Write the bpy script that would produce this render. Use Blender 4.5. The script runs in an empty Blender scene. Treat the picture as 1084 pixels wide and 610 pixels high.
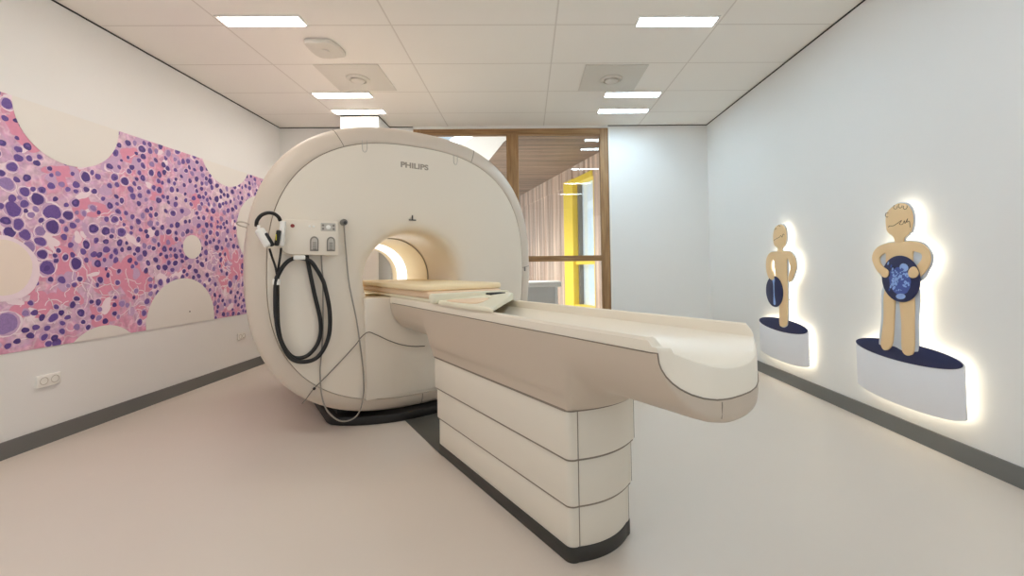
import bpy, bmesh, math, random
from mathutils import Vector, Matrix
C = bpy.context.scene.collection
SCN = bpy.context.scene
PI = math.pi

# ------------------------------------------------------------------ materials
def lin(r, g, b):
    f = lambda c: (c/255/12.92 if c/255 <= .04045 else ((c/255+.055)/1.055)**2.4)
    return (f(r), f(g), f(b), 1)

def mat(name, rgb, rough=.5, var=.04, scale=6, bump=0, bscale=200, metal=0, spec=.5, emit=None, estr=0, coat=0):
    m = bpy.data.materials.new(name); m.use_nodes = True
    nt = m.node_tree; b = nt.nodes['Principled BSDF']
    col = lin(*rgb)
    tc = nt.nodes.new('ShaderNodeTexCoord'); no = nt.nodes.new('ShaderNodeTexNoise')
    no.inputs['Scale'].default_value = scale; no.inputs['Detail'].default_value = 3
    nt.links.new(tc.outputs['Object'], no.inputs['Vector'])
    mx = nt.nodes.new('ShaderNodeMix'); mx.data_type = 'RGBA'
    mx.inputs['A'].default_value = tuple(c*(1-var) for c in col[:3])+(1,)
    mx.inputs['B'].default_value = tuple(min(1, c*(1+var)) for c in col[:3])+(1,)
    nt.links.new(no.outputs['Fac'], mx.inputs['Factor'])
    nt.links.new(mx.outputs['Result'], b.inputs['Base Color'])
    b.inputs['Roughness'].default_value = rough; b.inputs['Metallic'].default_value = metal
    b.inputs['Specular IOR Level'].default_value = spec
    b.inputs['Coat Weight'].default_value = coat
    if emit:
        b.inputs['Emission Color'].default_value = (*emit, 1); b.inputs['Emission Strength'].default_value = estr
    if bump:
        n2 = nt.nodes.new('ShaderNodeTexNoise'); n2.inputs['Scale'].default_value = bscale
        nt.links.new(tc.outputs['Object'], n2.inputs['Vector'])
        bp = nt.nodes.new('ShaderNodeBump'); bp.inputs['Strength'].default_value = bump; bp.inputs['Distance'].default_value = .002
        nt.links.new(n2.outputs['Fac'], bp.inputs['Height']); nt.links.new(bp.outputs['Normal'], b.inputs['Normal'])
    return m

def wood(name, c1, c2, scale=(30, 30, 1.5), board=None, rough=.55, axis=0):
    """grain stretched along one axis; board = width of boards across `axis`"""
    m = bpy.data.materials.new(name); m.use_nodes = True
    nt = m.node_tree; b = nt.nodes['Principled BSDF']; L = nt.links.new
    tc = nt.nodes.new('ShaderNodeTexCoord'); mp = nt.nodes.new('ShaderNodeMapping')
    mp.inputs['Scale'].default_value = scale
    L(tc.outputs['Object'], mp.inputs['Vector'])
    no = nt.nodes.new('ShaderNodeTexNoise'); no.inputs['Scale'].default_value = 1; no.inputs['Detail'].default_value = 5
    L(mp.outputs['Vector'], no.inputs['Vector'])
    rp = nt.nodes.new('ShaderNodeValToRGB')
    rp.color_ramp.elements[0].position = .3; rp.color_ramp.elements[1].position = .7
    rp.color_ramp.elements[0].color = lin(*c1); rp.color_ramp.elements[1].color = lin(*c2)
    L(no.outputs['Fac'], rp.inputs['Fac'])
    out = rp.outputs['Color']
    if board:
        sp = nt.nodes.new('ShaderNodeSeparateXYZ'); L(tc.outputs['Object'], sp.inputs['Vector'])
        dv = nt.nodes.new('ShaderNodeMath'); dv.operation = 'DIVIDE'; dv.inputs[1].default_value = board
        L(sp.outputs[axis], dv.inputs[0])
        fl = nt.nodes.new('ShaderNodeMath'); fl.operation = 'FLOOR'; L(dv.outputs[0], fl.inputs[0])
        wn = nt.nodes.new('ShaderNodeTexWhiteNoise'); wn.noise_dimensions = '1D'; L(fl.outputs[0], wn.inputs['W'])
        mr = nt.nodes.new('ShaderNodeMapRange'); mr.inputs['To Min'].default_value = .68; mr.inputs['To Max'].default_value = 1.18
        L(wn.outputs['Value'], mr.inputs['Value'])
        fr = nt.nodes.new('ShaderNodeMath'); fr.operation = 'FRACT'; L(dv.outputs[0], fr.inputs[0])
        gt = nt.nodes.new('ShaderNodeMath'); gt.operation = 'GREATER_THAN'; gt.inputs[1].default_value = .05; L(fr.outputs[0], gt.inputs[0])
        mr2 = nt.nodes.new('ShaderNodeMapRange'); mr2.inputs['To Min'].default_value = .45; mr2.inputs['To Max'].default_value = 1
        L(gt.outputs[0], mr2.inputs['Value'])
        mu = nt.nodes.new('ShaderNodeMath'); mu.operation = 'MULTIPLY'; L(mr.outputs[0], mu.inputs[0]); L(mr2.outputs[0], mu.inputs[1])
        vm = nt.nodes.new('ShaderNodeVectorMath'); vm.operation = 'SCALE'; L(out, vm.inputs[0]); L(mu.outputs[0], vm.inputs['Scale'])
        out = vm.outputs[0]
    L(out, b.inputs['Base Color']); b.inputs['Roughness'].default_value = rough
    return m

def emis(name, rgb, s):
    m = bpy.data.materials.new(name); m.use_nodes = True; nt = m.node_tree
    nt.nodes.remove(nt.nodes['Principled BSDF'])
    e = nt.nodes.new('ShaderNodeEmission'); e.inputs[0].default_value = (*rgb, 1); e.inputs[1].default_value = s
    nt.links.new(e.outputs[0], nt.nodes['Material Output'].inputs[0]); return m

def glassmat(name, tint=(1, 1, 1), refl=1.0):
    m = bpy.data.materials.new(name); m.use_nodes = True; nt = m.node_tree; L = nt.links.new
    nt.nodes.remove(nt.nodes['Principled BSDF'])
    t = nt.nodes.new('ShaderNodeBsdfTransparent'); t.inputs[0].default_value = (*tint, 1)
    g = nt.nodes.new('ShaderNodeBsdfGlossy'); g.inputs['Roughness'].default_value = 0.0
    f = nt.nodes.new('ShaderNodeFresnel'); f.inputs[0].default_value = 1.5
    mu = nt.nodes.new('ShaderNodeMath'); mu.operation = 'MULTIPLY'; mu.inputs[1].default_value = refl; L(f.outputs[0], mu.inputs[0])
    mx = nt.nodes.new('ShaderNodeMixShader'); L(mu.outputs[0], mx.inputs[0]); L(t.outputs[0], mx.inputs[1]); L(g.outputs[0], mx.inputs[2])
    L(mx.outputs[0], nt.nodes['Material Output'].inputs[0]); return m

M = {}
M['wall'] = mat('wall_paint', (232, 232, 230), .75, .012, 1.5, bump=.05, bscale=300)
M['floor'] = mat('vinyl_floor', (216, 206, 195), .42, .035, 1.2, spec=.45)
M['base'] = mat('grey_skirting', (112, 112, 110), .5, .03)
M['dark'] = mat('dark_gap', (40, 40, 40), .8, .02)
M['scan'] = mat('scanner_shell', (231, 221, 206), .34, .012, 2, spec=.45)
M['rim'] = mat('scanner_rim', (212, 199, 184), .4, .012, 2, spec=.4)
M['bore'] = mat('bore_plastic', (242, 232, 208), .35, .012, 2)
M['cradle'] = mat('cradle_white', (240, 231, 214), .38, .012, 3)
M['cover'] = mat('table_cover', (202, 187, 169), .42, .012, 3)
M['shell'] = mat('pedestal_white', (226, 218, 203), .4, .012, 3)
M['plinth'] = mat('plinth_black', (52, 50, 46), .45, .06, 8)
M['black'] = mat('black_rubber', (24, 22, 21), .45, .05, 30)
M['plate'] = mat('grey_floor_plate', (84, 82, 76), .5, .04)
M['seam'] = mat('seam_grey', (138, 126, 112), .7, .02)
M['padcream'] = mat('pad_cream', (243, 224, 184), .5, .02, 8)
M['padpink'] = mat('pad_peach', (236, 209, 178), .5, .02, 8)
M['coil'] = mat('coil_ivory', (230, 224, 200), .4, .015, 6)
M['grey'] = mat('mid_grey', (128, 122, 114), .5, .03)
M['lightgrey'] = mat('light_grey', (190, 184, 175), .45, .02)
M['logo'] = mat('logo_grey', (158, 148, 134), .5, .02)
M['red'] = mat('red_button', (140, 42, 40), .4, .02)
M['yellow'] = mat('yellow_tag', (215, 205, 60), .5, .02)
M['white'] = mat('white_plastic', (240, 238, 232), .4, .01)
M['cable'] = mat('grey_cable', (150, 142, 132), .5, .03)
M['cabledark'] = mat('thin_grey_cable', (110, 102, 92), .5, .03)
M['tile'] = None
M['vent'] = mat('ceiling_plate', (216, 212, 204), .7, .01)
M['frame'] = wood('oak_frame', (132, 98, 62), (172, 136, 94), (40, 40, 3))
M['frameh'] = wood('oak_frame_rail', (132, 98, 62), (172, 136, 94), (3, 40, 40))
M['clad'] = wood('timber_cladding', (176, 140, 116), (240, 216, 194), (11, 11, .5), board=.085, axis=0)
M['soffit'] = wood('timber_soffit', (116, 96, 82), (160, 136, 118), (1.2, 22, 22), board=.09, axis=1)
M['yellowpaint'] = mat('yellow_paint', (246, 214, 62), .5, .03)
M['ground'] = mat('outdoor_paving', (228, 224, 218), .8, .06, 3)
M['outwhite'] = mat('outdoor_white', (246, 247, 248), .6, .02)
M['outgrey'] = mat('outdoor_grey', (205, 207, 209), .6, .02)
M['glass'] = glassmat('clear_glass', (.97, .985, .98), 1.0)
M['skyglass'] = glassmat('outer_window_glass', (.97, .99, 1), .5)
M['lamp'] = emis('led_diffuser_warm', (1, .925, .85), 37)
M['lampcool'] = emis('led_diffuser_cool', (.64, .85, 1), 38)
M['led'] = emis('led_backlight', (1, .88, .66), 5.5)
M['borelight'] = emis('bore_lamp', (1, .97, .90), 2.6)
M['peach'] = mat('peach_board', (240, 208, 160), .55, .02, 5)
M['board'] = mat('grey_blue_board', (205, 212, 222), .55, .01)
M['boardwhite'] = mat('white_board', (238, 240, 246), .5, .01)
M['paneglow'] = mat('pane_glow_white', (232, 240, 244), .7, .01, emit=(.86, .94, 1), estr=.62)
M['navy'] = mat('navy_print', (40, 46, 86), .45, .06, 14)
M['xblue'] = mat('scan_blue', (150, 182, 240), .5, .25, 60)
M['xmid'] = mat('scan_mid_blue', (72, 92, 168), .5, .25, 60)
M['line'] = mat('drawn_line', (96, 74, 60), .6, .02)

def tile_mat(name, X0, Y0):
    m = mat(name, (243, 239, 233), .85, .01, 3, bump=.12, bscale=420)
    nt = m.node_tree; L = nt.links.new; b = nt.nodes['Principled BSDF']
    src = b.inputs['Base Color'].links[0].from_socket
    tc = [n for n in nt.nodes if n.type == 'TEX_COORD'][0]
    sp = nt.nodes.new('ShaderNodeSeparateXYZ'); L(tc.outputs['Object'], sp.inputs[0])
    def joint(sock, o, w):
        a = nt.nodes.new('ShaderNodeMath'); a.operation = 'SUBTRACT'; a.inputs[1].default_value = o-50*w; L(sock, a.inputs[0])
        d = nt.nodes.new('ShaderNodeMath'); d.operation = 'DIVIDE'; d.inputs[1].default_value = w; L(a.outputs[0], d.inputs[0])
        f = nt.nodes.new('ShaderNodeMath'); f.operation = 'PINGPONG'; f.inputs[1].default_value = .5; L(d.outputs[0], f.inputs[0])
        l = nt.nodes.new('ShaderNodeMath'); l.operation = 'LESS_THAN'; l.inputs[1].default_value = .006/w; L(f.outputs[0], l.inputs[0])
        return l.outputs[0]
    jx, jy = joint(sp.outputs[0], X0, 1.2), joint(sp.outputs[1], Y0, .6)
    mx = nt.nodes.new('ShaderNodeMath'); mx.operation = 'MAXIMUM'; L(jx, mx.inputs[0]); L(jy, mx.inputs[1])
    mc = nt.nodes.new('ShaderNodeMix'); mc.data_type = 'RGBA'; L(mx.outputs[0], mc.inputs['Factor']); L(src, mc.inputs['A'])
    mc.inputs['B'].default_value = lin(222, 216, 209); L(mc.outputs['Result'], b.inputs['Base Color'])
    return m

# ------------------------------------------------------------------ mesh helpers
def link(name, me, m=None, parent=None):
    o = bpy.data.objects.new(name, me); C.objects.link(o)
    if parent: o.parent = parent
    if m:
        for x in (m if isinstance(m, (list, tuple)) else [m]): me.materials.append(x)
    return o

def raw(name, V, F, m, parent=None, smooth=False, idx=None, off=(0, 0, 0), angle=None):
    me = bpy.data.meshes.new(name)
    me.from_pydata([(v[0]-off[0], v[1]-off[1], v[2]-off[2]) for v in V], [], F); me.validate(); 
    bm = bmesh.new(); bm.from_mesh(me); bmesh.ops.recalc_face_normals(bm, faces=bm.faces)
    if smooth:
        for f in bm.faces: f.smooth = True
        a = math.radians(angle or 40)
        for e in bm.edges:
            if len(e.link_faces) == 2 and e.calc_face_angle(0) > a: e.smooth = False
    bm.to_mesh(me); bm.free()
    o = link(name, me, m, parent)
    if idx:
        for p, i in zip(me.polygons, idx): p.material_index = i
    return o

def box(name, lo, hi, m, parent=None, bev=0, off=(0, 0, 0), seg=2):
    bm = bmesh.new(); bmesh.ops.create_cube(bm, size=1)
    for v in bm.verts:
        v.co = Vector([lo[i]+(v.co[i]+.5)*(hi[i]-lo[i])-off[i] for i in range(3)])
    if bev: 
        bmesh.ops.bevel(bm, geom=list(bm.edges), offset=bev, segments=seg, affect='EDGES', profile=.5)
        for f in bm.faces: f.smooth = True
        for e in bm.edges:
            if len(e.link_faces) == 2 and e.calc_face_angle(0) > math.radians(50): e.smooth = False
    me = bpy.data.meshes.new(name); bm.to_mesh(me); bm.free()
    return link(name, me, m, parent)

def boxes(name, L, m, parent=None, bev=0, off=(0, 0, 0)):
    bm = bmesh.new()
    for lo, hi in L:
        r = bmesh.ops.create_cube(bm, size=1)
        for v in r['verts']: v.co = Vector([lo[i]+(v.co[i]+.5)*(hi[i]-lo[i])-off[i] for i in range(3)])
    if bev: bmesh.ops.bevel(bm, geom=list(bm.edges), offset=bev, segments=2, affect='EDGES', profile=.5)
    me = bpy.data.meshes.new(name); bm.to_mesh(me); bm.free()
    return link(name, me, m, parent)

def prism(name, pts, fn, t0, t1, m, parent=None, bev=0, off=(0, 0, 0), holes=None, angle=40, seg=2):
    """outline pts (u,v) extruded t0..t1, fn(u,v,t)->xyz"""
    bm = bmesh.new()
    bot = [bm.verts.new(Vector(fn(u, v, t0))-Vector(off)) for u, v in pts]
    top = [bm.verts.new(Vector(fn(u, v, t1))-Vector(off)) for u, v in pts]
    n = len(pts)
    f0 = bm.faces.new(bot); f1 = bm.faces.new(top[::-1])
    for i in range(n): bm.faces.new((bot[i], bot[(i+1) % n], top[(i+1) % n], top[i]))
    bmesh.ops.recalc_face_normals(bm, faces=bm.faces)
    if bev:
        es = list(f0.edges)+list(f1.edges)
        bmesh.ops.bevel(bm, geom=es, offset=bev, segments=seg, affect='EDGES', profile=.5)
    big = [f for f in bm.faces if len(f.verts) > 4]
    bmesh.ops.triangulate(bm, faces=big)
    for f in bm.faces: f.smooth = True
    for e in bm.edges:
        if len(e.link_faces) == 2 and e.calc_face_angle(0) > math.radians(angle): e.smooth = False
    me = bpy.data.meshes.new(name); bm.to_mesh(me); bm.free()
    return link(name, me, m, parent)

def catmull(P, k=8, closed=False):
    P = [Vector(p) for p in P]; n = len(P); out = []
    rng = range(n if closed else n-1)
    for i in rng:
        g = lambda j: P[j % n] if closed else P[max(0, min(n-1, j))]
        a, b, c, d = g(i-1), g(i), g(i+1), g(i+2)
        for s in range(k):
            t = s/k
            out.append(.5*((2*b)+(c-a)*t+(2*a-5*b+4*c-d)*t*t+(3*b-a-3*c+d)*t**3))
    if not closed: out.append(P[-1])
    return out

def sm2(P, k=6):
    return [(p.x, p.y) for p in catmull([(x, y, 0) for x, y in P], k, True)]

def tube_vf(P, r, seg=10, caps=True):
    P = [Vector(p) for p in P]; V = []; F = []; n = len(P)
    nrm = None
    for i, p in enumerate(P):
        t = (P[min(i+1, n-1)]-P[max(i-1, 0)]).normalized()
        if nrm is None:
            nrm = t.orthogonal().normalized()
        else:
            nrm = (nrm-t*nrm.dot(t)).normalized()
        b = t.cross(nrm)
        rr = r[i] if isinstance(r, (list, tuple)) else r
        for j in range(seg):
            a = 2*PI*j/seg; V.append(p+(nrm*math.cos(a)+b*math.sin(a))*rr)
    for i in range(n-1):
        for j in range(seg):
            k = (j+1) % seg
            F.append((i*seg+j, i*seg+k, (i+1)*seg+k, (i+1)*seg+j))
    if caps:
        F.append(tuple(range(seg))[::-1]); F.append(tuple((n-1)*seg+j for j in range(seg)))
    return V, F

def tube(name, P, r, m, parent=None, off=(0, 0, 0), seg=10, k=8, smooth_path=True):
    if smooth_path: P = catmull(P, k)
    V, F = tube_vf(P, r, seg)
    return raw(name, V, F, m, parent, True, off=off, angle=60)

def tubes(name, PL, r, m, parent=None, off=(0, 0, 0), seg=6):
    V = []; F = []
    for P in PL:
        v, f = tube_vf(P, r, seg); b = len(V); V += v; F += [tuple(i+b for i in q) for q in f]
    return raw(name, V, F, m, parent, True, off=off, angle=60)

def loft(name, rings, m, parent=None, closed=True, cap0=False, cap1=False, off=(0, 0, 0), angle=40):
    V = []; F = []; n = len(rings[0])
    for R in rings: V += list(R)
    for i in range(len(rings)-1):
        for j in range(n if closed else n-1):
            k = (j+1) % n
            F.append((i*n+j, i*n+k, (i+1)*n+k, (i+1)*n+j))
    if cap0: F.append(tuple(range(n)))
    if cap1: F.append(tuple((len(rings)-1)*n+j for j in range(n)))
    return raw(name, V, F, m, parent, True, off=off, angle=angle)

def empty(name, loc, rz=0):
    o = bpy.data.objects.new(name, None); C.objects.link(o); o.location = loc; o.rotation_euler = (0, 0, rz)
    o.empty_display_size = .1
    return o

def tag(o, label=None, cat=None, group=None, kind=None):
    if label: o['label'] = label
    if cat: o['category'] = cat
    if group: o['group'] = group
    if kind: o['kind'] = kind
    return o

def struct(o): o['kind'] = 'structure'; return o

def copy_tree(root, loc):
    r = root.copy(); C.objects.link(r); r.location = loc
    for ch in list(root.children):
        c = ch.copy(); C.objects.link(c); c.parent = r
        for g in list(ch.children):
            d = g.copy(); C.objects.link(d); d.parent = c
    return r

# ------------------------------------------------------------------ camera
F_PX, YAW, PITCH, ROLL, CAMZ = 456.0115, .0213, .0296, -.0143, 1.0714
PPX, PPY = 567.1035, 269.0198
cd = bpy.data.cameras.new('camera'); cam = bpy.data.objects.new('camera', cd); C.objects.link(cam)
cd.sensor_fit = 'HORIZONTAL'; cd.sensor_width = 36; cd.lens = F_PX/1084*36
cd.shift_x = -(PPX-542)/1084; cd.shift_y = -(305-PPY)/1084
cd.clip_start = .02
fw = Vector((math.sin(YAW)*math.cos(PITCH), math.cos(YAW)*math.cos(PITCH), math.sin(PITCH)))
r0 = Vector((math.cos(YAW), -math.sin(YAW), 0)); u0 = r0.cross(fw)
rt = math.cos(ROLL)*r0+math.sin(ROLL)*u0; up = -math.sin(ROLL)*r0+math.cos(ROLL)*u0
mw = Matrix(((rt.x, up.x, -fw.x, 0), (rt.y, up.y, -fw.y, 0), (rt.z, up.z, -fw.z, CAMZ), (0, 0, 0, 1)))
cam.matrix_world = mw; SCN.camera = cam

# ------------------------------------------------------------------ room
XL, XR, YB, HC, YF = -3.0455, 2.3082, 5.3736, 2.8472, -2.4
T = .14
WX0, WX1, WZ0, WZ1 = -1.40, 1.05, .05, 2.815      # the opening of window_1
struct(box('floor', (XL-T, YF-T, -.12), (XR+T, YB+T, 0), M['floor']))
M['tile'] = tile_mat('ceiling_tile', .2372, 3.1091)
struct(box('ceiling', (XL-T, YF-T, HC), (XR+T, YB+T, HC+.1), M['tile']))
LY0, LY1, LZ0, LZ1 = -2.2, -.35, .3, 2.55      # openings added in both side walls, behind the viewpoint, to admit fill light
struct(boxes('wall_left', [((XL-T, YF-T, 0), (XL, LY0, HC)), ((XL-T, LY1, 0), (XL, YB+T, HC)), ((XL-T, LY0, 0), (XL, LY1, LZ0)), ((XL-T, LY0, LZ1), (XL, LY1, HC))], M['wall']))
struct(boxes('wall_right', [((XR, YF-T, 0), (XR+T, LY0, HC)), ((XR, LY1, 0), (XR+T, YB+T, HC)), ((XR, LY0, 0), (XR+T, LY1, LZ0)), ((XR, LY0, LZ1), (XR+T, LY1, HC))], M['wall']))
struct(boxes('wall_back', [((XL, YB, 0), (WX0, YB+T, HC)), ((WX1, YB, 0), (XR, YB+T, HC)),
       ((WX0, YB, WZ1), (WX1, YB+T, HC)), ((WX0, YB, 0), (WX1, YB+T, WZ0))], M['wall']))
struct(box('wall_rear', (XL, YF-T, 0), (XR, YF, HC), M['wall']))
BH, BT = .1, .012
struct(box('baseboard_left', (XL, YF, 0), (XL+BT, YB, BH), M['base']))
struct(box('baseboard_right', (XR-BT, YF, 0), (XR, YB, BH), M['base']))
struct(boxes('baseboard_back', [((XL+BT, YB-BT, 0), (-2.125, YB, BH)), ((-1.685, YB-BT, 0), (WX0, YB, BH)), ((WX1+.03, YB-BT, 0), (XR-BT, YB, BH))], M['base']))
for i, (lo, hi) in enumerate([((XL, YF, HC-.011), (XL+.004, YB, HC-.001)), ((XR-.004, YF, HC-.012), (XR, YB, HC-.001)),
                              ((XL+.004, YB-.004, HC-.011), (WX0, YB, HC-.001)), ((WX1, YB-.004, HC-.011), (XR-.004, YB, HC-.001))]):
    struct(box('trim_%d' % (i+1), lo, hi, M['dark']))
p = boxes('pillar', [((-2.12, 4.955, 0), (-1.69, YB, HC))], M['wall']); struct(p)
struct(box('trim_5', (-1.69, 4.955, HC-.012), (-1.686, YB, HC-.001), M['dark']))
struct(box('trim_6', (-2.12, 4.951, HC-.012), (-1.69, 4.955, HC-.001), M['dark']))

# window_1: oak frame in the back wall
w1 = empty('window_1', (0, YB, 0)); struct(w1)
fy0, fy1 = .005, .085
boxes('window_frame', [((WX0, fy0, WZ0), (WX0+.09, fy1, WZ1)), ((WX1-.105, fy0, WZ0), (WX1, fy1, WZ1))], M['frame'], w1, .004)
boxes('head_rail', [((WX0+.09, fy0, WZ1-.075), (WX1-.105, fy1, WZ1)), ((WX0+.09, fy0, WZ0), (WX1-.105, fy1, WZ0+.09))], M['frameh'], w1, .004)
box('mullion', (-.235, fy0-.004, WZ0+.09), (-.085, fy1, WZ1-.075), M['frame'], w1, .004)
boxes('transom', [((-.085, fy0, 1.135), (WX1-.105, fy1, 1.205))], M['frameh'], w1, .004)
for lo, hi in (((-.085, .045, 1.205), (WX1-.105, .051, WZ1-.075)), ((-.085, .045, WZ0+.09), (WX1-.105, .051, 1.135)), ((WX0+.09, .045, WZ0+.09), (-.235, .051, WZ1-.075))):
    box('pane', lo, hi, M['glass'], w1)
struct(box('trim_7', (WX1, YB-.012, .1), (WX1+.022, YB, WZ1), M['white']))

# ------------------------------------------------------------------ ceiling fittings
def light(x, y, label, m='lamp'):
    t = empty('ceiling_light', (x, y, HC))
    boxes('housing', [((-.295, -.069, -.012), (-.28, .069, 0)), ((.28, -.069, -.012), (.295, .069, 0)),
                      ((-.28, -.069, -.012), (.28, -.056, 0)), ((-.28, .056, -.012), (.28, .069, 0))], M['white'], t, .002)
    box('diffuser', (-.28, -.056, -.008), (.28, .056, 0), M[m], t)
    tag(t, label, 'ceiling light', 'recessed strip lights in the ceiling'); return t
l0 = light(-1.85, 3.045, 'recessed strip light at upper left, in front of the white ceiling sensor')
for x, y, lb in ((-1.845, 4.365, 'strip light just behind the square ceiling plate on the side of the pillar'),
                 (-1.86, 4.83, 'strip light close to the pillar, hindmost of the row above the scanner')):
    copy_tree(l0, (x, y, HC))['label'] = lb
l1 = light(1.115, 3.06, 'recessed strip light at upper right, in front of the right square ceiling plate', 'lampcool')
for x, y, lb in ((1.12, 4.39, 'strip light directly behind the square ceiling plate near the right wall'),
                 (1.125, 4.855, 'strip light over the oak window, hindmost of the row by the right wall')):
    copy_tree(l1, (x, y, HC))['label'] = lb

def lathe_ring(name, prof, m, parent, n=40, cap=True, off=(0, 0, 0)):
    rings = [[(r*math.cos(2*PI*i/n), r*math.sin(2*PI*i/n), z) for i in range(n)] for r, z in prof]
    return loft(name, rings, m, parent, True, cap, cap, off)

def vent(x, y, label):
    t = empty('ceiling_air_plate', (x, y, HC))
    box('plate', (-.28, -.28, -.008), (.28, .28, 0), M['vent'], t, .003)
    lathe_ring('diffuser_ring', [(.105, -.008), (.105, -.016), (.09, -.026), (.075, -.026), (.07, -.012)], M['vent'], t)
    lathe_ring('centre_disc', [(.06, -.009), (.06, -.03), (.052, -.034)], M['vent'], t)
    tag(t, label, 'ceiling vent', 'square air plates in the ceiling'); return t
v0 = vent(-1.545, 3.985, 'square grey ceiling plate with round diffuser on the left, above the scanner')
copy_tree(v0, (.825, 4.015, HC))['label'] = 'square grey ceiling plate with round diffuser on the right half of the ceiling'

t = empty('ceiling_sensor', (-1.575, 3.41, HC))
prism('housing', sm2([(-.10, .115), (-.115, -.11), (0, -.125), (.09, -.11), (.125, .05), (.09, .115)], 5), lambda u, v, w: (u, v, w), -.036, 0, M['vent'], t, .010)
lathe_ring('lens', [(.028, -.035), (.026, -.041), (.012, -.045)], M['vent'], t)
tag(t, 'white rounded sensor box hanging under the ceiling at left', 'sensor')

# ------------------------------------------------------------------ wall sockets on the left wall
def outlet(y0, y1, z0, z1, label, n=2):
    yc, zc = (y0+y1)/2, (z0+z1)/2
    t = empty('wall_outlet', (XL, yc, zc))
    box('plate', (0, y0-yc, z0-zc), (.016, y1-yc, z1-zc), M['white'], t, .004)
    for k in range(n):
        c = (k-(n-1)/2)*(y1-y0)/n*.92
        V = []; nn = 24; rings = []
        for r, x in ((.024, .0165), (.024, .018), (.0205, .018), (.019, .006)):
            rings.append([(x, c+r*math.cos(2*PI*i/nn), r*math.sin(2*PI*i/nn)) for i in range(nn)])
        loft('socket', rings, M['lightgrey'], t, True, False, True)
    tag(t, label, 'wall socket'); return t
outlet(2.745, 2.882, .363, .437, 'white double wall socket low on the left wall below the mural')
outlet(4.60, 4.72, .345, .415, 'white wall socket low on the left wall next to the scanner rim')
CELLS = [(2.629,1.819,0.021,0),(2.63,1.768,0.024,0),(2.599,1.707,0.028,0),(2.575,1.603,0.041,1),(2.624,1.636,0.019,0),(2.676,1.658,0.023,0),(2.666,1.571,0.028,0),(2.76,1.599,0.022,0),(2.736,1.537,0.038,0),(2.603,1.521,0.023,0),(2.665,1.497,0.024,0),(2.61,1.457,0.044,0),(2.821,1.466,0.051,2),(2.916,1.457,0.031,0),(2.877,1.413,0.017,0),(2.964,1.671,0.025,0),(3.025,1.736,0.035,0),(3.11,1.757,0.023,0),(2.962,1.547,0.027,0),(2.873,1.656,0.021,1),(2.962,1.626,0.016,0),(3.233,1.778,0.028,0),(3.252,1.726,0.019,0),(3.316,1.765,0.032,0),(3.365,1.712,0.027,0),(3.201,1.563,0.024,0),(3.264,1.528,0.023,0),(3.329,1.524,0.019,0),(3.234,1.468,0.031,0),(3.382,1.502,0.02,0),(2.637,1.37,0.033,0),(2.813,1.383,0.042,0),(2.574,1.385,0.027,0),(2.567,2.074,0.03,0),(3.246,2.116,0.021,0),(3.266,2.026,0.021,0),(3.337,2.064,0.025,0),(3.338,1.953,0.014,0),(2.702,1.434,0.02,1),(3.286,1.917,0.012,0),(3.372,1.884,0.022,0),(3.394,1.762,0.018,0),(3.413,1.802,0.018,0),(3.385,1.661,0.025,0),(2.595,1.319,0.033,0),(2.672,1.311,0.034,0),(2.823,1.372,0.042,0),(2.755,1.339,0.032,1),(2.756,1.274,0.033,0),(2.694,1.237,0.034,1),(2.767,1.194,0.029,0),(2.798,1.109,0.044,2),(2.906,1.364,0.018,0),(2.893,1.312,0.021,0),(2.934,1.261,0.019,0),(2.973,1.137,0.038,0),(3.037,1.269,0.029,0),(3.017,1.22,0.022,0),(3.089,1.203,0.024,0),(3.13,1.201,0.023,0),(3.18,1.24,0.027,0),(3.173,1.374,0.03,0),(3.104,1.302,0.021,0),(3.176,1.298,0.022,0),(3.251,1.229,0.024,0),(3.3,1.244,0.019,0),(3.358,1.256,0.02,0),(3.119,1.138,0.026,0),(3.039,1.162,0.019,0),(3.252,1.165,0.024,0),(3.365,1.165,0.023,0),(3.086,1.383,0.033,0),(2.884,1.03,0.027,0),(2.633,0.952,0.019,0),(3.138,1.023,0.023,0),(3.195,1.055,0.019,0),(3.127,0.864,0.023,0),(3.009,0.802,0.028,0),(2.708,0.894,0.016,0),(2.732,0.832,0.02,0),(2.773,0.798,0.022,0),(2.838,0.789,0.03,0),(2.884,0.816,0.02,0),(2.925,0.781,0.02,0),(2.893,0.747,0.018,0),(2.684,0.732,0.021,0),(2.74,0.741,0.021,0),(2.804,0.727,0.018,0),(2.892,0.694,0.02,0),(2.788,0.673,0.022,0),(2.846,0.659,0.021,0),(2.644,0.672,0.019,0),(3.248,0.835,0.019,0),(3.249,0.772,0.019,0),(3.088,0.765,0.018,0),(3.18,0.724,0.023,0),(2.955,0.861,0.022,0),(2.585,0.783,0.061,1),(2.86,0.627,0.027,0),(2.581,0.992,0.019,0),(2.598,0.652,0.019,0),(3.294,1.375,0.035,0),(3.238,1.465,0.029,0)]
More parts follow.
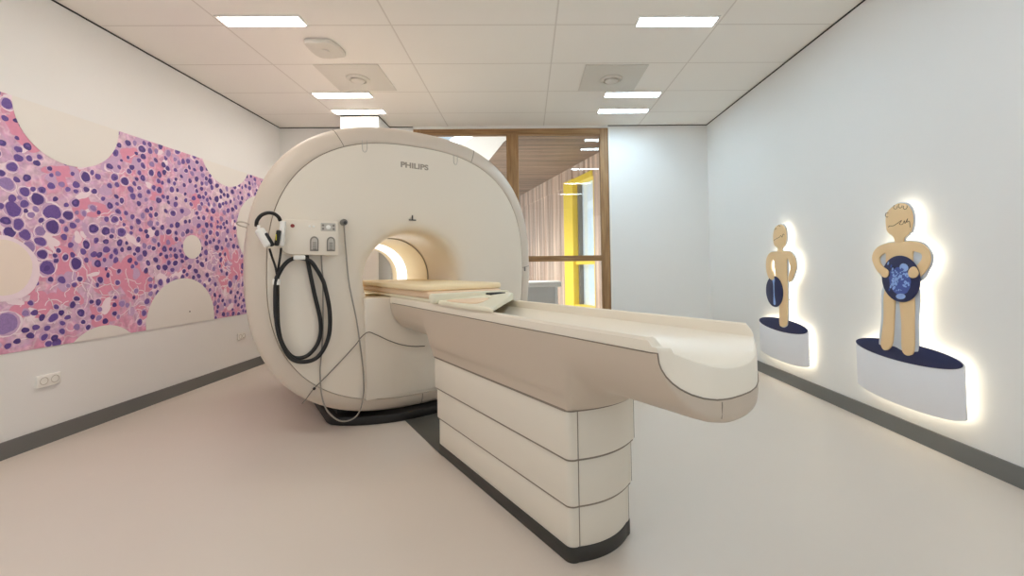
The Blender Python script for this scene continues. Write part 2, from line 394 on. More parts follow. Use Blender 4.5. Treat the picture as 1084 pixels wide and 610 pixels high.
# ------------------------------------------------------------------ mural: a printed tissue picture on the left wall
def mural_base():
    m = bpy.data.materials.new('mural_print'); m.use_nodes = True; nt = m.node_tree; L = nt.links.new
    b = nt.nodes['Principled BSDF']; b.inputs['Roughness'].default_value = .6
    tc = nt.nodes.new('ShaderNodeTexCoord')
    n1 = nt.nodes.new('ShaderNodeTexNoise'); n1.inputs['Scale'].default_value = 3.2; n1.inputs['Detail'].default_value = 4; n1.inputs['Distortion'].default_value = .6
    L(tc.outputs['Object'], n1.inputs['Vector'])
    r1 = nt.nodes.new('ShaderNodeValToRGB'); e = r1.color_ramp.elements
    e[0].position = .30; e[0].color = lin(220, 146, 178); e[1].position = .74; e[1].color = lin(238, 220, 228)
    for p, c in ((.42, (224, 164, 192)), (.52, (212, 172, 206)), (.62, (226, 196, 214))):
        x = e.new(p); x.color = lin(*c)
    L(n1.outputs['Fac'], r1.inputs['Fac'])
    # pale cell outlines
    v = nt.nodes.new('ShaderNodeTexVoronoi'); v.feature = 'DISTANCE_TO_EDGE'; v.inputs['Scale'].default_value = 11
    wv = nt.nodes.new('ShaderNodeTexNoise'); wv.inputs['Scale'].default_value = 9; L(tc.outputs['Object'], wv.inputs['Vector'])
    ma = nt.nodes.new('ShaderNodeMix'); ma.data_type = 'VECTOR'; ma.inputs['Factor'].default_value = .12
    L(tc.outputs['Object'], ma.inputs['A']); L(wv.outputs['Color'], ma.inputs['B']); L(ma.outputs['Result'], v.inputs['Vector'])
    rr = nt.nodes.new('ShaderNodeValToRGB'); rr.color_ramp.elements[0].position = .02; rr.color_ramp.elements[1].position = .075
    rr.color_ramp.elements[0].color = (1, 1, 1, 1); rr.color_ramp.elements[1].color = (0, 0, 0, 1); L(v.outputs['Distance'], rr.inputs['Fac'])
    n3 = nt.nodes.new('ShaderNodeTexNoise'); n3.inputs['Scale'].default_value = 5; L(tc.outputs['Object'], n3.inputs['Vector'])
    mm = nt.nodes.new('ShaderNodeMath'); mm.operation = 'MULTIPLY'; L(rr.outputs['Color'], mm.inputs[0]); L(n3.outputs['Fac'], mm.inputs[1])
    mx = nt.nodes.new('ShaderNodeMix'); mx.data_type = 'RGBA'; L(mm.outputs[0], mx.inputs['Factor']); L(r1.outputs['Color'], mx.inputs['A'])
    mx.inputs['B'].default_value = lin(240, 214, 226)
    # fine mottling
    n4 = nt.nodes.new('ShaderNodeTexNoise'); n4.inputs['Scale'].default_value = 26; n4.inputs['Detail'].default_value = 3; L(tc.outputs['Object'], n4.inputs['Vector'])
    r4 = nt.nodes.new('ShaderNodeMapRange'); r4.inputs['From Min'].default_value = .35; r4.inputs['From Max'].default_value = .65
    r4.inputs['To Min'].default_value = .82; r4.inputs['To Max'].default_value = 1.1; L(n4.outputs['Fac'], r4.inputs['Value'])
    vm = nt.nodes.new('ShaderNodeVectorMath'); vm.operation = 'SCALE'; L(mx.outputs['Result'], vm.inputs[0]); L(r4.outputs[0], vm.inputs['Scale'])
    L(vm.outputs[0], b.inputs['Base Color']); return m
MB_ = [mural_base(), mat('print_beige', (231, 228, 222), .65, .012, 2),
       mat('print_nucleus_dark', (82, 60, 132), .6, .32, 110), mat('print_nucleus', (106, 80, 154), .6, .34, 110),
       mat('print_nucleus_pale', (152, 126, 182), .6, .25, 100), mat('print_rim', (242, 224, 234), .6, .05, 40),
       mat('print_plasm', (202, 168, 204), .6, .12, 50), mat('print_rose', (222, 148, 176), .6, .10, 40),
       mat('print_cream', (238, 224, 212), .65, .02, 10), mat('print_dot', (40, 36, 34), .6, .02)]
rnd = random.Random(11)
MY0, MY1, MZ0, MZ1 = 1.75, 5.16, .608, 2.133
V = []; F = []; I = []
def poly(pts, lay, mi):
    """pts (Y,z) clipped to the print's rectangle, lay = layer height"""
    def clip(P, f):
        out = []
        for i in range(len(P)):
            a, b = P[i], P[(i+1) % len(P)]; fa, fb = f(a), f(b)
            if fa >= 0: out.append(a)
            if (fa >= 0) != (fb >= 0):
                s = fa/(fa-fb); out.append((a[0]+(b[0]-a[0])*s, a[1]+(b[1]-a[1])*s))
        return out
    for f in (lambda p: p[0]-MY0, lambda p: MY1-p[0], lambda p: p[1]-MZ0, lambda p: MZ1-p[1]):
        pts = clip(pts, f)
        if len(pts) < 3: return
    b = len(V); x = .003+lay*.0004
    for y, z in pts: V.append((x, y, z))
    F.append(tuple(range(b, b+len(pts)))); I.append(mi)
def blob(y, z, ry, rz, rot=0, wob=.1, n=14):
    ph = [rnd.uniform(0, 6.28) for _ in range(3)]; out = []
    for i in range(n):
        a = 2*PI*i/n
        k = 1+wob*(math.sin(2*a+ph[0])*.6+math.sin(3*a+ph[1])*.5+math.sin(5*a+ph[2])*.25)
        u, w = ry*k*math.cos(a), rz*k*math.sin(a)
        out.append((y+u*math.cos(rot)-w*math.sin(rot), z+u*math.sin(rot)+w*math.cos(rot)))
    return out
def ell(y, z, ry, rz, n=72): return [(y+ry*math.cos(2*PI*i/n), z+rz*math.sin(2*PI*i/n)) for i in range(n)]
poly([(MY0, MZ0), (MY1, MZ0), (MY1, MZ1), (MY0, MZ1)], 0, 0)
HOLES = [(2.925, 2.125, .335, .335), (4.42, 2.31, .375, .375), (3.885, .64, .375, .375), (3.98, 1.297, .108, .108), (3.17, .40, .295, .295), (4.97, 1.52, .395, .40)]
# rose patches
PK = 0
for y, z, r in ((2.75, 1.93, .17), (2.9, 1.72, .12), (3.05, 1.0, .26), (3.3, .98, .22), (2.75, .95, .16), (3.45, .95, .16), (3.2, .8, .14), (3.75, 1.35, .12), (3.05, 1.58, .13),
                (3.35, 1.95, .1), (4.5, 1.05, .22), (4.62, 1.2, .14), (4.4, .95, .14), (3.6, 1.7, .13), (2.15, 1.6, .3), (2.3, .9, .25), (3.52, .78, .12), (4.0, 1.75, .1), (2.62, 2.0, .1)):
    PK += 4
    for k in range(4):
        poly(blob(y+rnd.uniform(-.6, .6)*r, z+rnd.uniform(-.6, .6)*r, r*rnd.uniform(.3, .7), r*rnd.uniform(.25, .5), rnd.uniform(0, 3), .22, 22), 1+(PK+k)*.012, 7)
for k in range(90):      # pale gaps
    y, z = rnd.uniform(MY0, MY1), rnd.uniform(MZ0, MZ1)
    poly(blob(y, z, rnd.uniform(.02, .07), rnd.uniform(.012, .04), rnd.uniform(0, 3), .25, 16), 2+k*.008, 5)
def wisp(y, z, ln, w):   # thin pale fibres
    a = rnd.uniform(0, 6.28); P = [(y, z)]
    for i in range(7):
        a += rnd.uniform(-.8, .8); P.append((P[-1][0]+ln/7*math.cos(a), P[-1][1]+ln/7*math.sin(a)))
    for (p, q_) in zip(P, P[1:]):
        d = Vector((q_[0]-p[0], q_[1]-p[1])); n = Vector((-d.y, d.x)).normalized()*w/2
        poly([(p[0]+n.x, p[1]+n.y), (q_[0]+n.x, q_[1]+n.y), (q_[0]-n.x, q_[1]-n.y), (p[0]-n.x, p[1]-n.y)], 2.8, 5)
for k in range(70): wisp(rnd.uniform(2.6, 3.8), rnd.uniform(.7, 1.12), rnd.uniform(.06, .2), .006)
for k in range(60): wisp(rnd.uniform(4.2, 4.8), rnd.uniform(.8, 1.3), rnd.uniform(.06, .16), .009)
for k in range(70): wisp(rnd.uniform(MY0, MY1), rnd.uniform(.65, 2.1), rnd.uniform(.06, .2), .006)
for k in range(230): # lilac cell bodies
    y, z = rnd.uniform(MY0, MY1), rnd.uniform(MZ0, MZ1)
    if z < 1.12 and y < 3.7 and rnd.random() < .6: continue
    poly(blob(y, z, rnd.uniform(.025, .06), rnd.uniform(.02, .045), rnd.uniform(0, 3), .2, 18), 2.0+.0028*k, 6)
CC = []
def cell(y, z, r, kind=0, rim=None):
    CC.append((y, z, r)); lay = 3+(len(CC) % 4)*1.2
    rot = rnd.uniform(0, 3); ex = rnd.uniform(.78, 1)
    if kind == 2 or (rim if rim is not None else rnd.random() < .35):
        poly(blob(y, z, r*1.42, r*1.3*ex, rot, .07), lay, 5); poly(blob(y, z, r*1.25, r*1.17*ex, rot, .07), lay+.3, 6)
    elif rnd.random() < .4:
        poly(blob(y+rnd.uniform(-.3, .3)*r, z+rnd.uniform(-.3, .3)*r, r*1.35, r*1.2, rot, .12), lay, 6)
    mi = {1: 4, 0: 2 if rnd.random() < .5 else 3, 2: 3}[kind]
    poly(blob(y, z, r, r*ex, rot, .12), lay+.6, mi)
    if mi != 4 and r > .02 and rnd.random() < .35:
        poly(blob(y+rnd.uniform(-.25, .25)*r, z+rnd.uniform(-.25, .25)*r, r*.45, r*.4, rot, .15, 10), lay+.9, 3 if mi == 2 else 2)
for y, z, r, k in CELLS: cell(y, z, r, k, r > .027)
def dens(y, z):
    if y < 2.56: return .55
    if y < 3.42: return .5 if z > 1.15 else .12
    if z < 1.1 and y < 3.7: return .35
    if 4.15 < y < 4.75 and .85 < z < 1.3: return .25
    return 1
tries = 0
while tries < 14000 and len(CC) < 900:
    tries += 1
    y, z = rnd.uniform(MY0, MY1), rnd.uniform(MZ0, MZ1)
    if rnd.random() > dens(y, z): continue
    r = rnd.uniform(.017, .028)*(1.25 if rnd.random() < .12 else 1)*(.8 if 2.56 < y < 3.42 else 1)
    if any((y-a)**2+(z-b)**2 < (r*1.02+c*1.02)**2 for a, b, c in CC): continue
    cell(y, z, r, 1 if rnd.random() < .18 else 0, rnd.random() < .22)
for i, (y, z, ry, rz) in enumerate(HOLES): poly(ell(y, z, ry, rz), 9+i*.2, 1)
poly(blob(2.56, 1.10, .20, .19, 0, .05, 30), 8.4, 5); poly(blob(2.555, 1.11, .165, .16, 0, .04, 30), 8.8, 8)
poly(ell(3.956, .713, .007, .007, 12), 11, 9)
x1 = .003
V2 = [(0, MY0, MZ0), (0, MY1, MZ0), (0, MY1, MZ1), (0, MY0, MZ1)]
b = len(V); V += V2; F.append((b, b+1, b+2, b+3)); I.append(1)
for i in range(4): F.append((b+i, b+(i+1) % 4, (i+1) % 4, i)); I.append(1)
me = bpy.data.meshes.new('mural'); me.from_pydata([(v[0], v[1]-3.4, v[2]-1.37) for v in V], [], F)
mural = link('mural_picture', me, MB_); mural.location = (XL+.001, 3.4, 1.37)
for p_, i in zip(me.polygons, I): p_.material_index = i
tag(mural, 'pink and purple microscope picture of tissue cells with beige circles along the left wall', 'mural')

# ------------------------------------------------------------------ back-lit cut-out figures on the right wall
def on_wall(x0):
    return lambda u, v, t: (x0-t, u, v)
FW = lambda u, v, t: (-t, u, v)           # local frame of a cut-out: -x into the room, y along the wall, z up
def cut(name, pts, t0, t1, m, parent, off, sm=0, bev=.0015):
    if sm: pts = sm2(pts, sm)
    return prism(name, [(u-off[0], v-off[1]) for u, v in pts], FW, t0, t1, m, parent, bev)
def grow(pts, g):
    cx = sum(p[0] for p in pts)/len(pts); n = len(pts); out = []
    area = sum(pts[i][0]*pts[(i+1) % n][1]-pts[(i+1) % n][0]*pts[i][1] for i in range(n))
    s = 1 if area > 0 else -1
    for i in range(n):
        a, b_ = Vector(pts[i-1]), Vector(pts[(i+1) % n]); d = (b_-a)
        if d.length < 1e-6: out.append(pts[i]); continue
        d.normalize(); out.append((pts[i][0]+d.y*g*s, pts[i][1]-d.x*g*s))
    return out
def dline(name, L, w, x, m, parent, off):
    return tubes(name, [[(-x, u-off[0], v-off[1]) for u, v in sm_open(P)] for P in L], w, m, parent)
def sm_open(P): return [(p.x, p.y) for p in catmull([(a, b_, 0) for a, b_ in P], 5)]

HEAD1 = [(2.566, 1.185), (2.577, 1.215), (2.594, 1.234), (2.614, 1.248), (2.628, 1.271), (2.633, 1.319), (2.627, 1.362), (2.607, 1.39), (2.571, 1.411), (2.541, 1.421), (2.512, 1.419), (2.48, 1.406), (2.459, 1.379), (2.448, 1.349), (2.446, 1.308), (2.451, 1.276), (2.462, 1.246), (2.474, 1.243), (2.479, 1.233), (2.493, 1.224), (2.51, 1.207), (2.516, 1.185)]
BODY1 = [(2.566, 1.19), (2.516, 1.19), (2.481, 1.19), (2.436, 1.185), (2.393, 1.17), (2.36, 1.142), (2.347, 1.111), (2.347, 1.072), (2.365, 1.033), (2.401, 0.993), (2.426, 0.977), (2.445, 0.989), (2.469, 1.004), (2.447, 1.033), (2.42, 1.057), (2.401, 1.081), (2.396, 1.103), (2.404, 1.116), (2.43, 1.125), (2.452, 1.126), (2.457, 1.057), (2.458, 0.87), (2.64, 0.87), (2.643, 1.059), (2.642, 1.121), (2.666, 1.118), (2.689, 1.099), (2.69, 1.072), (2.675, 1.05), (2.645, 1.019), (2.633, 0.998), (2.657, 0.989), (2.683, 0.993), (2.714, 1.014), (2.74, 1.059), (2.749, 1.095), (2.736, 1.136), (2.702, 1.166), (2.658, 1.181), (2.616, 1.188)]
LEGL1 = [(2.662, 0.89), (2.591, 0.89), (2.602, 0.697), (2.618, 0.575), (2.646, 0.529), (2.683, 0.516), (2.705, 0.542), (2.702, 0.586), (2.678, 0.711)]
LEGR1 = [(2.551, 0.889), (2.463, 0.894), (2.463, 0.715), (2.472, 0.557), (2.499, 0.52), (2.535, 0.519), (2.554, 0.558), (2.549, 0.703)]
BACK1 = [(2.668, 0.93), (2.445, 0.939), (2.447, 0.716), (2.451, 0.571), (2.472, 0.550), (2.543, 0.537), (2.616, 0.555), (2.715, 0.545), (2.723, 0.57), (2.699, 0.708)]
ARM1 = [(2.60, 1.19), (2.481, 1.19), (2.393, 1.17), (2.347, 1.111), (2.347, 1.072), (2.365, 1.033), (2.43, 0.96), (2.64, 0.96), (2.714, 1.014), (2.749, 1.095), (2.736, 1.136), (2.702, 1.166), (2.658, 1.181)]
def figure1():
    o = (2.55, .52)
    t = empty('wall_figure', (XR, o[0], o[1]))
    cut('backing_board', grow(ARM1, .006), .052, .060, M['board'], t, o, 4)
    cut('backing_board', grow(HEAD1, .007), .052, .060, M['board'], t, o, 4)
    cut('backing_board', grow(BACK1, .004), .052, .060, M['board'], t, o, 4)
    cut('body', BODY1, .060, .068, M['peach'], t, o, 4)
    cut('head', HEAD1, .0602, .0682, M['peach'], t, o, 4)
    cut('leg', LEGL1, .0598, .0678, M['peach'], t, o, 4); cut('leg', LEGR1, .0598, .0678, M['peach'], t, o, 4)
    cut('led_strip', grow(BACK1, -.02), .036, .050, M['led'], t, o, 4)
    cut('led_strip', grow(ARM1, -.02), .036, .050, M['led'], t, o, 4)
    cut('led_strip', grow(HEAD1, -.02), .036, .050, M['led'], t, o, 3)
    for nm, P in (('mounting_peg', (2.54, 1.3)), ('mounting_peg', (2.55, 1.08)), ('mounting_peg', (2.57, .75))):
        cut(nm, ell(P[0], P[1], .008, .008, 16), 0, .054, M['grey'], t, o)
    d = cut('scan_disc', ell(2.538, .968, .131, .139), .068, .075, M['navy'], t, o)
    # the scan picture on the disc: bright bowel loops
    r2 = random.Random(4); VV = []; FF = []; II = []
    def el(y, z, ry, rz, rot, mi, lay):
        b_ = len(VV)
        for i in range(14):
            a = 2*PI*i/14; u, w = ry*math.cos(a), rz*math.sin(a)
            VV.append((-.0752-lay*.00025, y+u*math.cos(rot)-w*math.sin(rot)-o[0], z+u*math.sin(rot)+w*math.cos(rot)-o[1]))
        FF.append(tuple(range(b_, b_+14))); II.append(mi)
    el(2.538, .955, .075, .085, 0, 1, 0)
    el(2.506, 1.036, .03, .024, .2, 0, 1); el(2.536, .863, .034, .017, -.1, 0, 1)
    for k in range(90):
        a = r2.uniform(0, 6.28); q_ = r2.uniform(.02, .078)
        el(2.536+q_*math.cos(a)*.85, .955+q_*math.sin(a), r2.uniform(.004, .012), r2.uniform(.004, .008), r2.uniform(0, 3), 0 if k % 3 else 1, 2+k*.02)
    for k in range(10):
        el(2.60+r2.uniform(-.02, .02), .9+k*.018, .006, .011, .4, 0 if k % 2 else 1, 2+k*.02)
    raw('scan_picture', VV, FF, [M['xblue'], M['xmid']], d, False, II)
    for P in ([(2.633, 1.03), (2.612, 1.012), (2.618, .985), (2.640, .972), (2.665, .985), (2.675, 1.01), (2.66, 1.04)],
              [(2.455, 1.036), (2.474, 1.012), (2.470, .985), (2.448, .975), (2.42, .985), (2.41, 1.01), (2.43, 1.04)]):
        h = cut('hand', P, .0745, .081, M['peach'], t, o, 4)
    def curl(y, z, r, a0, a1): return [(y+r*math.cos(a0+(a1-a0)*i/8), z+r*math.sin(a0+(a1-a0)*i/8)) for i in range(9)]
    dline('hair_line', [[(2.612, 1.285), (2.602, 1.292), (2.577, 1.29), (2.547, 1.302), (2.517, 1.317), (2.532, 1.296), (2.511, 1.294), (2.498, 1.313), (2.494, 1.297), (2.475, 1.323), (2.483, 1.302), (2.465, 1.306), (2.462, 1.27)],
                        curl(2.617, 1.362, .014, -2, 2.2), curl(2.556, 1.403, .013, 3, 7.4), curl(2.522, 1.405, .013, 3, 7.4), curl(2.489, 1.393, .013, 2.6, 7)], .0016, .0685, M['line'], t, o)
    out = [P for P in (HEAD1, BODY1)]
    tag(t, 'large back-lit peach cut-out of a child holding a round blue scan before its belly', 'wall figure'); return t
figure1()

HEAD2 = [(3.805, 1.165), (3.796, 1.204), (3.846, 1.237), (3.861, 1.288), (3.855, 1.347), (3.823, 1.395), (3.766, 1.414), (3.711, 1.406), (3.673, 1.365), (3.665, 1.308), (3.673, 1.26), (3.693, 1.229), (3.735, 1.202), (3.732, 1.165)]
BODY2 = [(3.798, 1.178), (3.737, 1.176), (3.656, 1.174), (3.593, 1.153), (3.553, 1.105), (3.544, 1.043), (3.577, 0.973), (3.618, 0.922), (3.649, 0.916), (3.655, 0.948), (3.626, 1.012), (3.628, 1.067), (3.668, 1.10), (3.674, 0.827), (3.69, 0.569), (3.718, 0.526), (3.766, 0.512), (3.804, 0.536), (3.80, 0.689), (3.83, 0.90), (3.858, 1.04), (3.866, 1.105), (3.895, 1.10), (3.905, 1.06), (3.90, 1.02), (3.87, .96), (3.878, 0.925), (3.937, 0.924), (3.98, 0.983), (3.994, 1.061), (3.972, 1.13), (3.909, 1.172)]
def figure2():
    o = (3.77, .51)
    t = empty('wall_figure', (XR, o[0], o[1]))
    TOR = [(3.866, 1.15), (3.668, 1.15), (3.674, .827), (3.69, .569), (3.718, .526), (3.766, .512), (3.804, .536), (3.80, .689), (3.83, .9)]
    SH = [(3.909, 1.172), (3.656, 1.174), (3.593, 1.153), (3.544, 1.06), (3.60, 0.93), (3.65, 0.93), (3.69, .9), (3.94, 0.93), (3.994, 1.061), (3.972, 1.13)]
    cut('backing_board', grow(BODY2, .006), .052, .060, M['board'], t, o, 4)
    cut('backing_board', grow(TOR, .006), .0515, .0595, M['board'], t, o, 4)
    cut('backing_board', grow(HEAD2, .007), .052, .060, M['board'], t, o, 4)
    cut('body', BODY2, .060, .068, M['peach'], t, o, 4); cut('head', HEAD2, .0602, .0682, M['peach'], t, o, 4)
    for P in (SH, TOR, HEAD2): cut('led_strip', grow(P, -.02), .036, .050, M['led'], t, o, 3)
    for P in ((3.765, 1.3), (3.77, 1.08), (3.75, .75)):
        cut('mounting_peg', ell(P[0], P[1], .008, .008, 16), 0, .054, M['grey'], t, o)
    cut('backing_board', ell(3.86, .817, .136, .142), .060, .067, M['board'], t, o)
    d = cut('scan_disc', ell(3.86, .817, .131, .139), .067, .075, M['navy'], t, o)
    bone = [(3.875, .94), (3.845, .94), (3.842, .915), (3.852, .88), (3.853, .78), (3.84, .73), (3.842, .70), (3.872, .70), (3.875, .73), (3.868, .78), (3.868, .88), (3.88, .915)]
    prism('scan_picture', [(u-o[0], v-o[1]) for u, v in sm2(bone, 4)], FW, .075, .0756, M['xblue'], d, 0)
    cut('hand', [(3.905, 1.0), (3.86, 1.0), (3.845, .955), (3.86, .925), (3.89, .922), (3.915, .94)], .0745, .081, M['peach'], t, o, 4)
    dline('hair_line', [[(3.845, 1.28), (3.80, 1.295), (3.765, 1.30), (3.74, 1.315), (3.72, 1.30), (3.705, 1.325), (3.685, 1.315)], [(3.835, 1.37), (3.82, 1.385), (3.80, 1.38)], [(3.78, 1.402), (3.76, 1.408), (3.745, 1.395)]], .0018, .0685, M['line'], t, o)
    tag(t, 'back-lit peach cut-out of a child carrying a blue bone scan at its side', 'wall figure'); return t
figure2()

def plinth(yc, hw, ez, eh, zb, sag, label):
    """flat board drawn as a round pedestal: white drum and dark oval top"""
    t = empty('display_plinth', (XR, yc, zb))
    o = (yc, zb)
    bot = [(yc+hw*math.cos(PI*i/30), zb+sag-sag*math.sin(PI*i/30)) for i in range(31)]
    drum = bot+[(yc-hw*math.cos(PI*i/30), ez-eh*math.sin(PI*i/30)*.0+eh*math.sin(PI*i/30)) for i in range(31)]
    cut('drum', drum, .046, .056, M['boardwhite'], t, o)
    cut('oval_top', ell(yc, ez, hw*.995, eh), .056, .059, M['navy'], t, o, 0, .001)
    cut('led_strip', grow(drum, -.025), .030, .044, M['led'], t, o, 0, 0)
    for s in (-.6, .6): cut('mounting_peg', ell(yc+s*hw, (ez+zb)/2, .014, .014, 16), 0, .048, M['grey'], t, o)
    tag(t, label, 'wall plinth'); return t
plinth(2.562, .365, .528, .060, .20, .055, 'large white drum board with dark oval top under the child with the belly scan')
plinth(3.795, .362, .523, .058, .20, .048, 'white drum board with dark oval top under the child carrying the bone scan')

# ------------------------------------------------------------------ outside, seen through window_1
AW = Vector((1.1969, 6.5774, 0)); DW = Vector((-.30605, .95202, 0)); NW = Vector((-.95202, -.30605, 0))
rzw = math.atan2(DW.y, DW.x)
E0 = AW-DW*1.1
w0 = 1.1
y0w, y1w, z0w, z1w = .33+w0, 1.47+w0, .33, 2.62
# local x along the wall; local y = left of it -> faces the viewer side
ew = boxes('wall_outside', [((0, -.2, 0), (y0w, 0, 2.535)), ((y1w, -.2, 0), (9, 0, 2.535)), ((y0w, -.2, 0), (y1w, 0, z0w)), ((0, -.2, 2.535), (9, .012, 2.85))], M['clad'])
ew.location = E0; ew.rotation_euler = (0, 0, rzw); struct(ew)
w2 = empty('window_2', E0, rzw); struct(w2)
zt = 2.52
boxes('window_frame', [((y0w, -.2, z0w), (y0w+.03, 0, zt+.1)), ((y1w-.40, -.2, z0w), (y1w, .05, zt+.1)), ((y0w, -.2, zt), (y1w, .03, zt+.1)), ((y0w, -.2, z0w), (y1w, .03, z0w+.07)), ((y0w+.03, -.14, 1.10), (y1w-.40, .0, 1.17))], M['yellowpaint'], w2, .004)
boxes('sash', [((y1w-.45, -.13, z0w+.07), (y1w-.40, -.05, zt)), ((y0w+.03, -.13, z0w+.07), (y0w+.05, -.05, zt))], M['grey'], w2, .003)
box('added_glow_sheet', (y0w+.03, -.135, z0w+.07), (y1w-.40, -.125, zt), M['paneglow'], w2)  # glowing sheet added behind the pane to make the glass look sky-bright
box('pane', (y0w+.03, -.10, z0w+.07), (y1w-.40, -.09, zt), M['skyglass'], w2)
gr = struct(box('ground_outside', (-8, YB+T, -.12), (6, 22, 0), M['ground']))
# timber soffit with an oblique edge on the left, white fascia along that edge
SOF = [(-.02, 5.55), (2.2, 5.55), (2.2, 14), (-3.6, 14), (-.66, 7.35), (-.30, 6.1)]
struct(prism('soffit_outside', SOF, lambda u, v, w: (u, v, w), 2.85, 3.0, M['soffit']))
struct(prism('fascia_outside', [(-.30, 6.1), (-.66, 7.35), (-3.6, 14), (-4.2, 13.9), (-1.15, 6.6), (-.62, 5.7), (-.02, 5.55)], lambda u, v, w: (u, v, w), 2.86, 3.05, M['outwhite']))
t = empty('white_bench', (.2, 6.0, 0))
box('seat_slab', (-.26, -.25, .80), (.26, .25, .87), M['outwhite'], t, .01)
box('panel', (-.21, -.21, 0), (.18, .21, .80), M['outgrey'], t, .006)
box('end_panel', (.18, -.21, 0), (.215, .21, .80), M['outwhite'], t, .006)
tag(t, 'white block with a thicker top slab standing outside behind the oak window', 'bench')
# ------------------------------------------------------------------ scanner; coordinates (s across, d along the bore, z up)
TH, SC = .60187, 1.135
AX = Vector((-math.sin(TH), math.cos(TH), 0)); RX = Vector((math.cos(TH), math.sin(TH), 0))
def root(name, s, d, z=0):
    p = RX*(SC+s)+AX*d; return empty(name, (p.x, p.y, z), TH), (s, d, z)
def sell(A, B, zc, n, N=128, sc=0, d=0):
    out = []
    for i in range(N):
        a = 2*PI*i/N; c, s_ = math.cos(a), math.sin(a)
        k = (abs(c)**n+abs(s_)**n)**(-1/n)
        out.append((sc+A*k*c, d, zc+B*k*s_))
    return out
N = 144
ZB = .995
sc_, SO = root('mri_scanner', 0, 3.8)
# front cover: bore mouth, trumpet flare, face
prof = [(.337, .337, 3.70), (.338, .338, 3.45), (.341, .340, 3.30), (.347, .344, 3.21), (.361, .354, 3.155), (.386, .370, 3.12), (.43, .395, 3.10), (.50, .43, 3.089), (.59, .47, 3.083), (.69, .51, 3.079)]
rings = [[(x*1, y, z) for x, y, z in sell(a, b, ZB, 2, N, 0, d)] for a, b, d in prof]
last = rings[-1]
A1, B1, Z1, NE = .932, .905, 1.065, 2.55
edge = sell(A1, B1, Z1, NE, N, 0, 3.080)
for k in range(1, 6):
    t = k/5
    rings.append([(l[0]+(e[0]-l[0])*t, 3.080-.006*math.sin(PI*t), l[2]+(e[2]-l[2])*t) for l, e in zip(last, edge)])
rings.append([(x*1.002, 3.087, Z1+(z-Z1)*1.002) for x, y, z in edge])
rings.append([(x*1.001, 3.12, Z1+(z-Z1)*1.001) for x, y, z in edge])
loft('front_cover', rings, M['scan'], sc_, off=SO, angle=50)
# dark joint between face and rim
g = lambda k, d: [(x*k, d, Z1+(z-Z1)*k) for x, y, z in edge]
loft('joint_seal', [g(.999, 3.090), g(1.008, 3.090)], M['seam'], sc_, off=SO)
# rim
A2, B2, Z2 = 1.045, 1.020, 1.083
rim = []
for t, d in ((.0, 3.10), (.0, 3.086), (.02, 3.083), (.25, 3.088), (.5, 3.098), (.75, 3.113), (.9, 3.127), (.97, 3.14), (1, 3.158), (1, 3.20)):
    u = .040+t*.960
    rim.append([(e[0]+(o[0]-e[0])*u, d, e[2]+(o[2]-e[2])*u) for e, o in zip(edge, sell(A2, B2, Z2, NE, N))])
loft('rim', rim, M['rim'], sc_, off=SO, angle=60)
# joints across the rim
def rimseam(i):
    P = [Vector(r[i]) for r in rim[2:-1]]
    return [p+Vector((0, -.0006, 0)) for p in P]
def idx(s, z):
    return min(range(N), key=lambda i: (edge[i][0]-s)**2+(edge[i][2]-z)**2)
for q_ in ((-.529, 1.938), (.467, 1.928), (.037, .13), (.93, 1.05)): tubes('rim_joint', [rimseam(idx(*q_))], .0024, M['seam'], sc_, SO)
# body shell behind the rim
body = []
for k, d in ((1, 3.2), (1, 3.21), (.985, 3.22), (.98, 3.6), (.975, 4.4), (.965, 4.6), (.93, 4.70), (.86, 4.74)):
    body.append(sell(A2*k, B2*k, Z2, NE, N, 0, d))
for k in (.3, .65, .92):
    o = sell(A2*.86, B2*.86, Z2, NE, N); i_ = sell(.37, .37, ZB, 2, N)
    body.append([(a[0]+(b[0]-a[0])*k, 4.745, a[2]+(b[2]-a[2])*k) for a, b in zip(o, i_)])
body.append(sell(.345, .345, ZB, 2, N, 0, 4.735))
loft('body_shell', body, M['scan'], sc_, off=SO)
# bore
loft('bore_liner', [sell(r, r, ZB, 2, 96, 0, d) for r, d in ((.334, 3.70), (.337, 3.705), (.337, 3.72), (.332, 3.725), (.330, 3.95), (.322, 4.14), (.318, 4.15), (.322, 4.16), (.315, 4.2))], M['bore'], sc_, off=SO)
loft('bore_joint', [sell(.3345, .3345, ZB, 2, 96, 0, 3.697), sell(.3345, .3345, ZB, 2, 96, 0, 3.709), sell(.3315, .3315, ZB, 2, 96, 0, 3.709), sell(.3315, .3315, ZB, 2, 96, 0, 3.697)], M['grey'], sc_, off=SO)
loft('bore_lamp', [sell(r, r, ZB, 2, 96, 0, d) for r, d in ((.315, 4.2), (.305, 4.30), (.290, 4.42))], M['borelight'], sc_, off=SO)
loft('rear_flare', [sell(r, r, ZB, 2, 96, 0, d) for r, d in ((.290, 4.42), (.285, 4.5), (.30, 4.6), (.33, 4.70), (.345, 4.735))], M['bore'], sc_, off=SO)
# plinth
BASE = []
for i in range(25):
    x = -.50+i/24; BASE.append((x, 3.8-math.sqrt(.77**2-x*x)))
BASE += [(.545, 3.27), (.56, 3.33), (.56, 4.4), (-.56, 4.4), (-.56, 3.33), (-.545, 3.27)]
prism('plinth', BASE, lambda u, v, w: (u, v, w), 0, .06, M['black'], sc_, .008, SO)
boxes('plinth_riser', [((-.5, 3.3, .05), (.5, 4.35, .2))], M['black'], sc_, 0, SO)
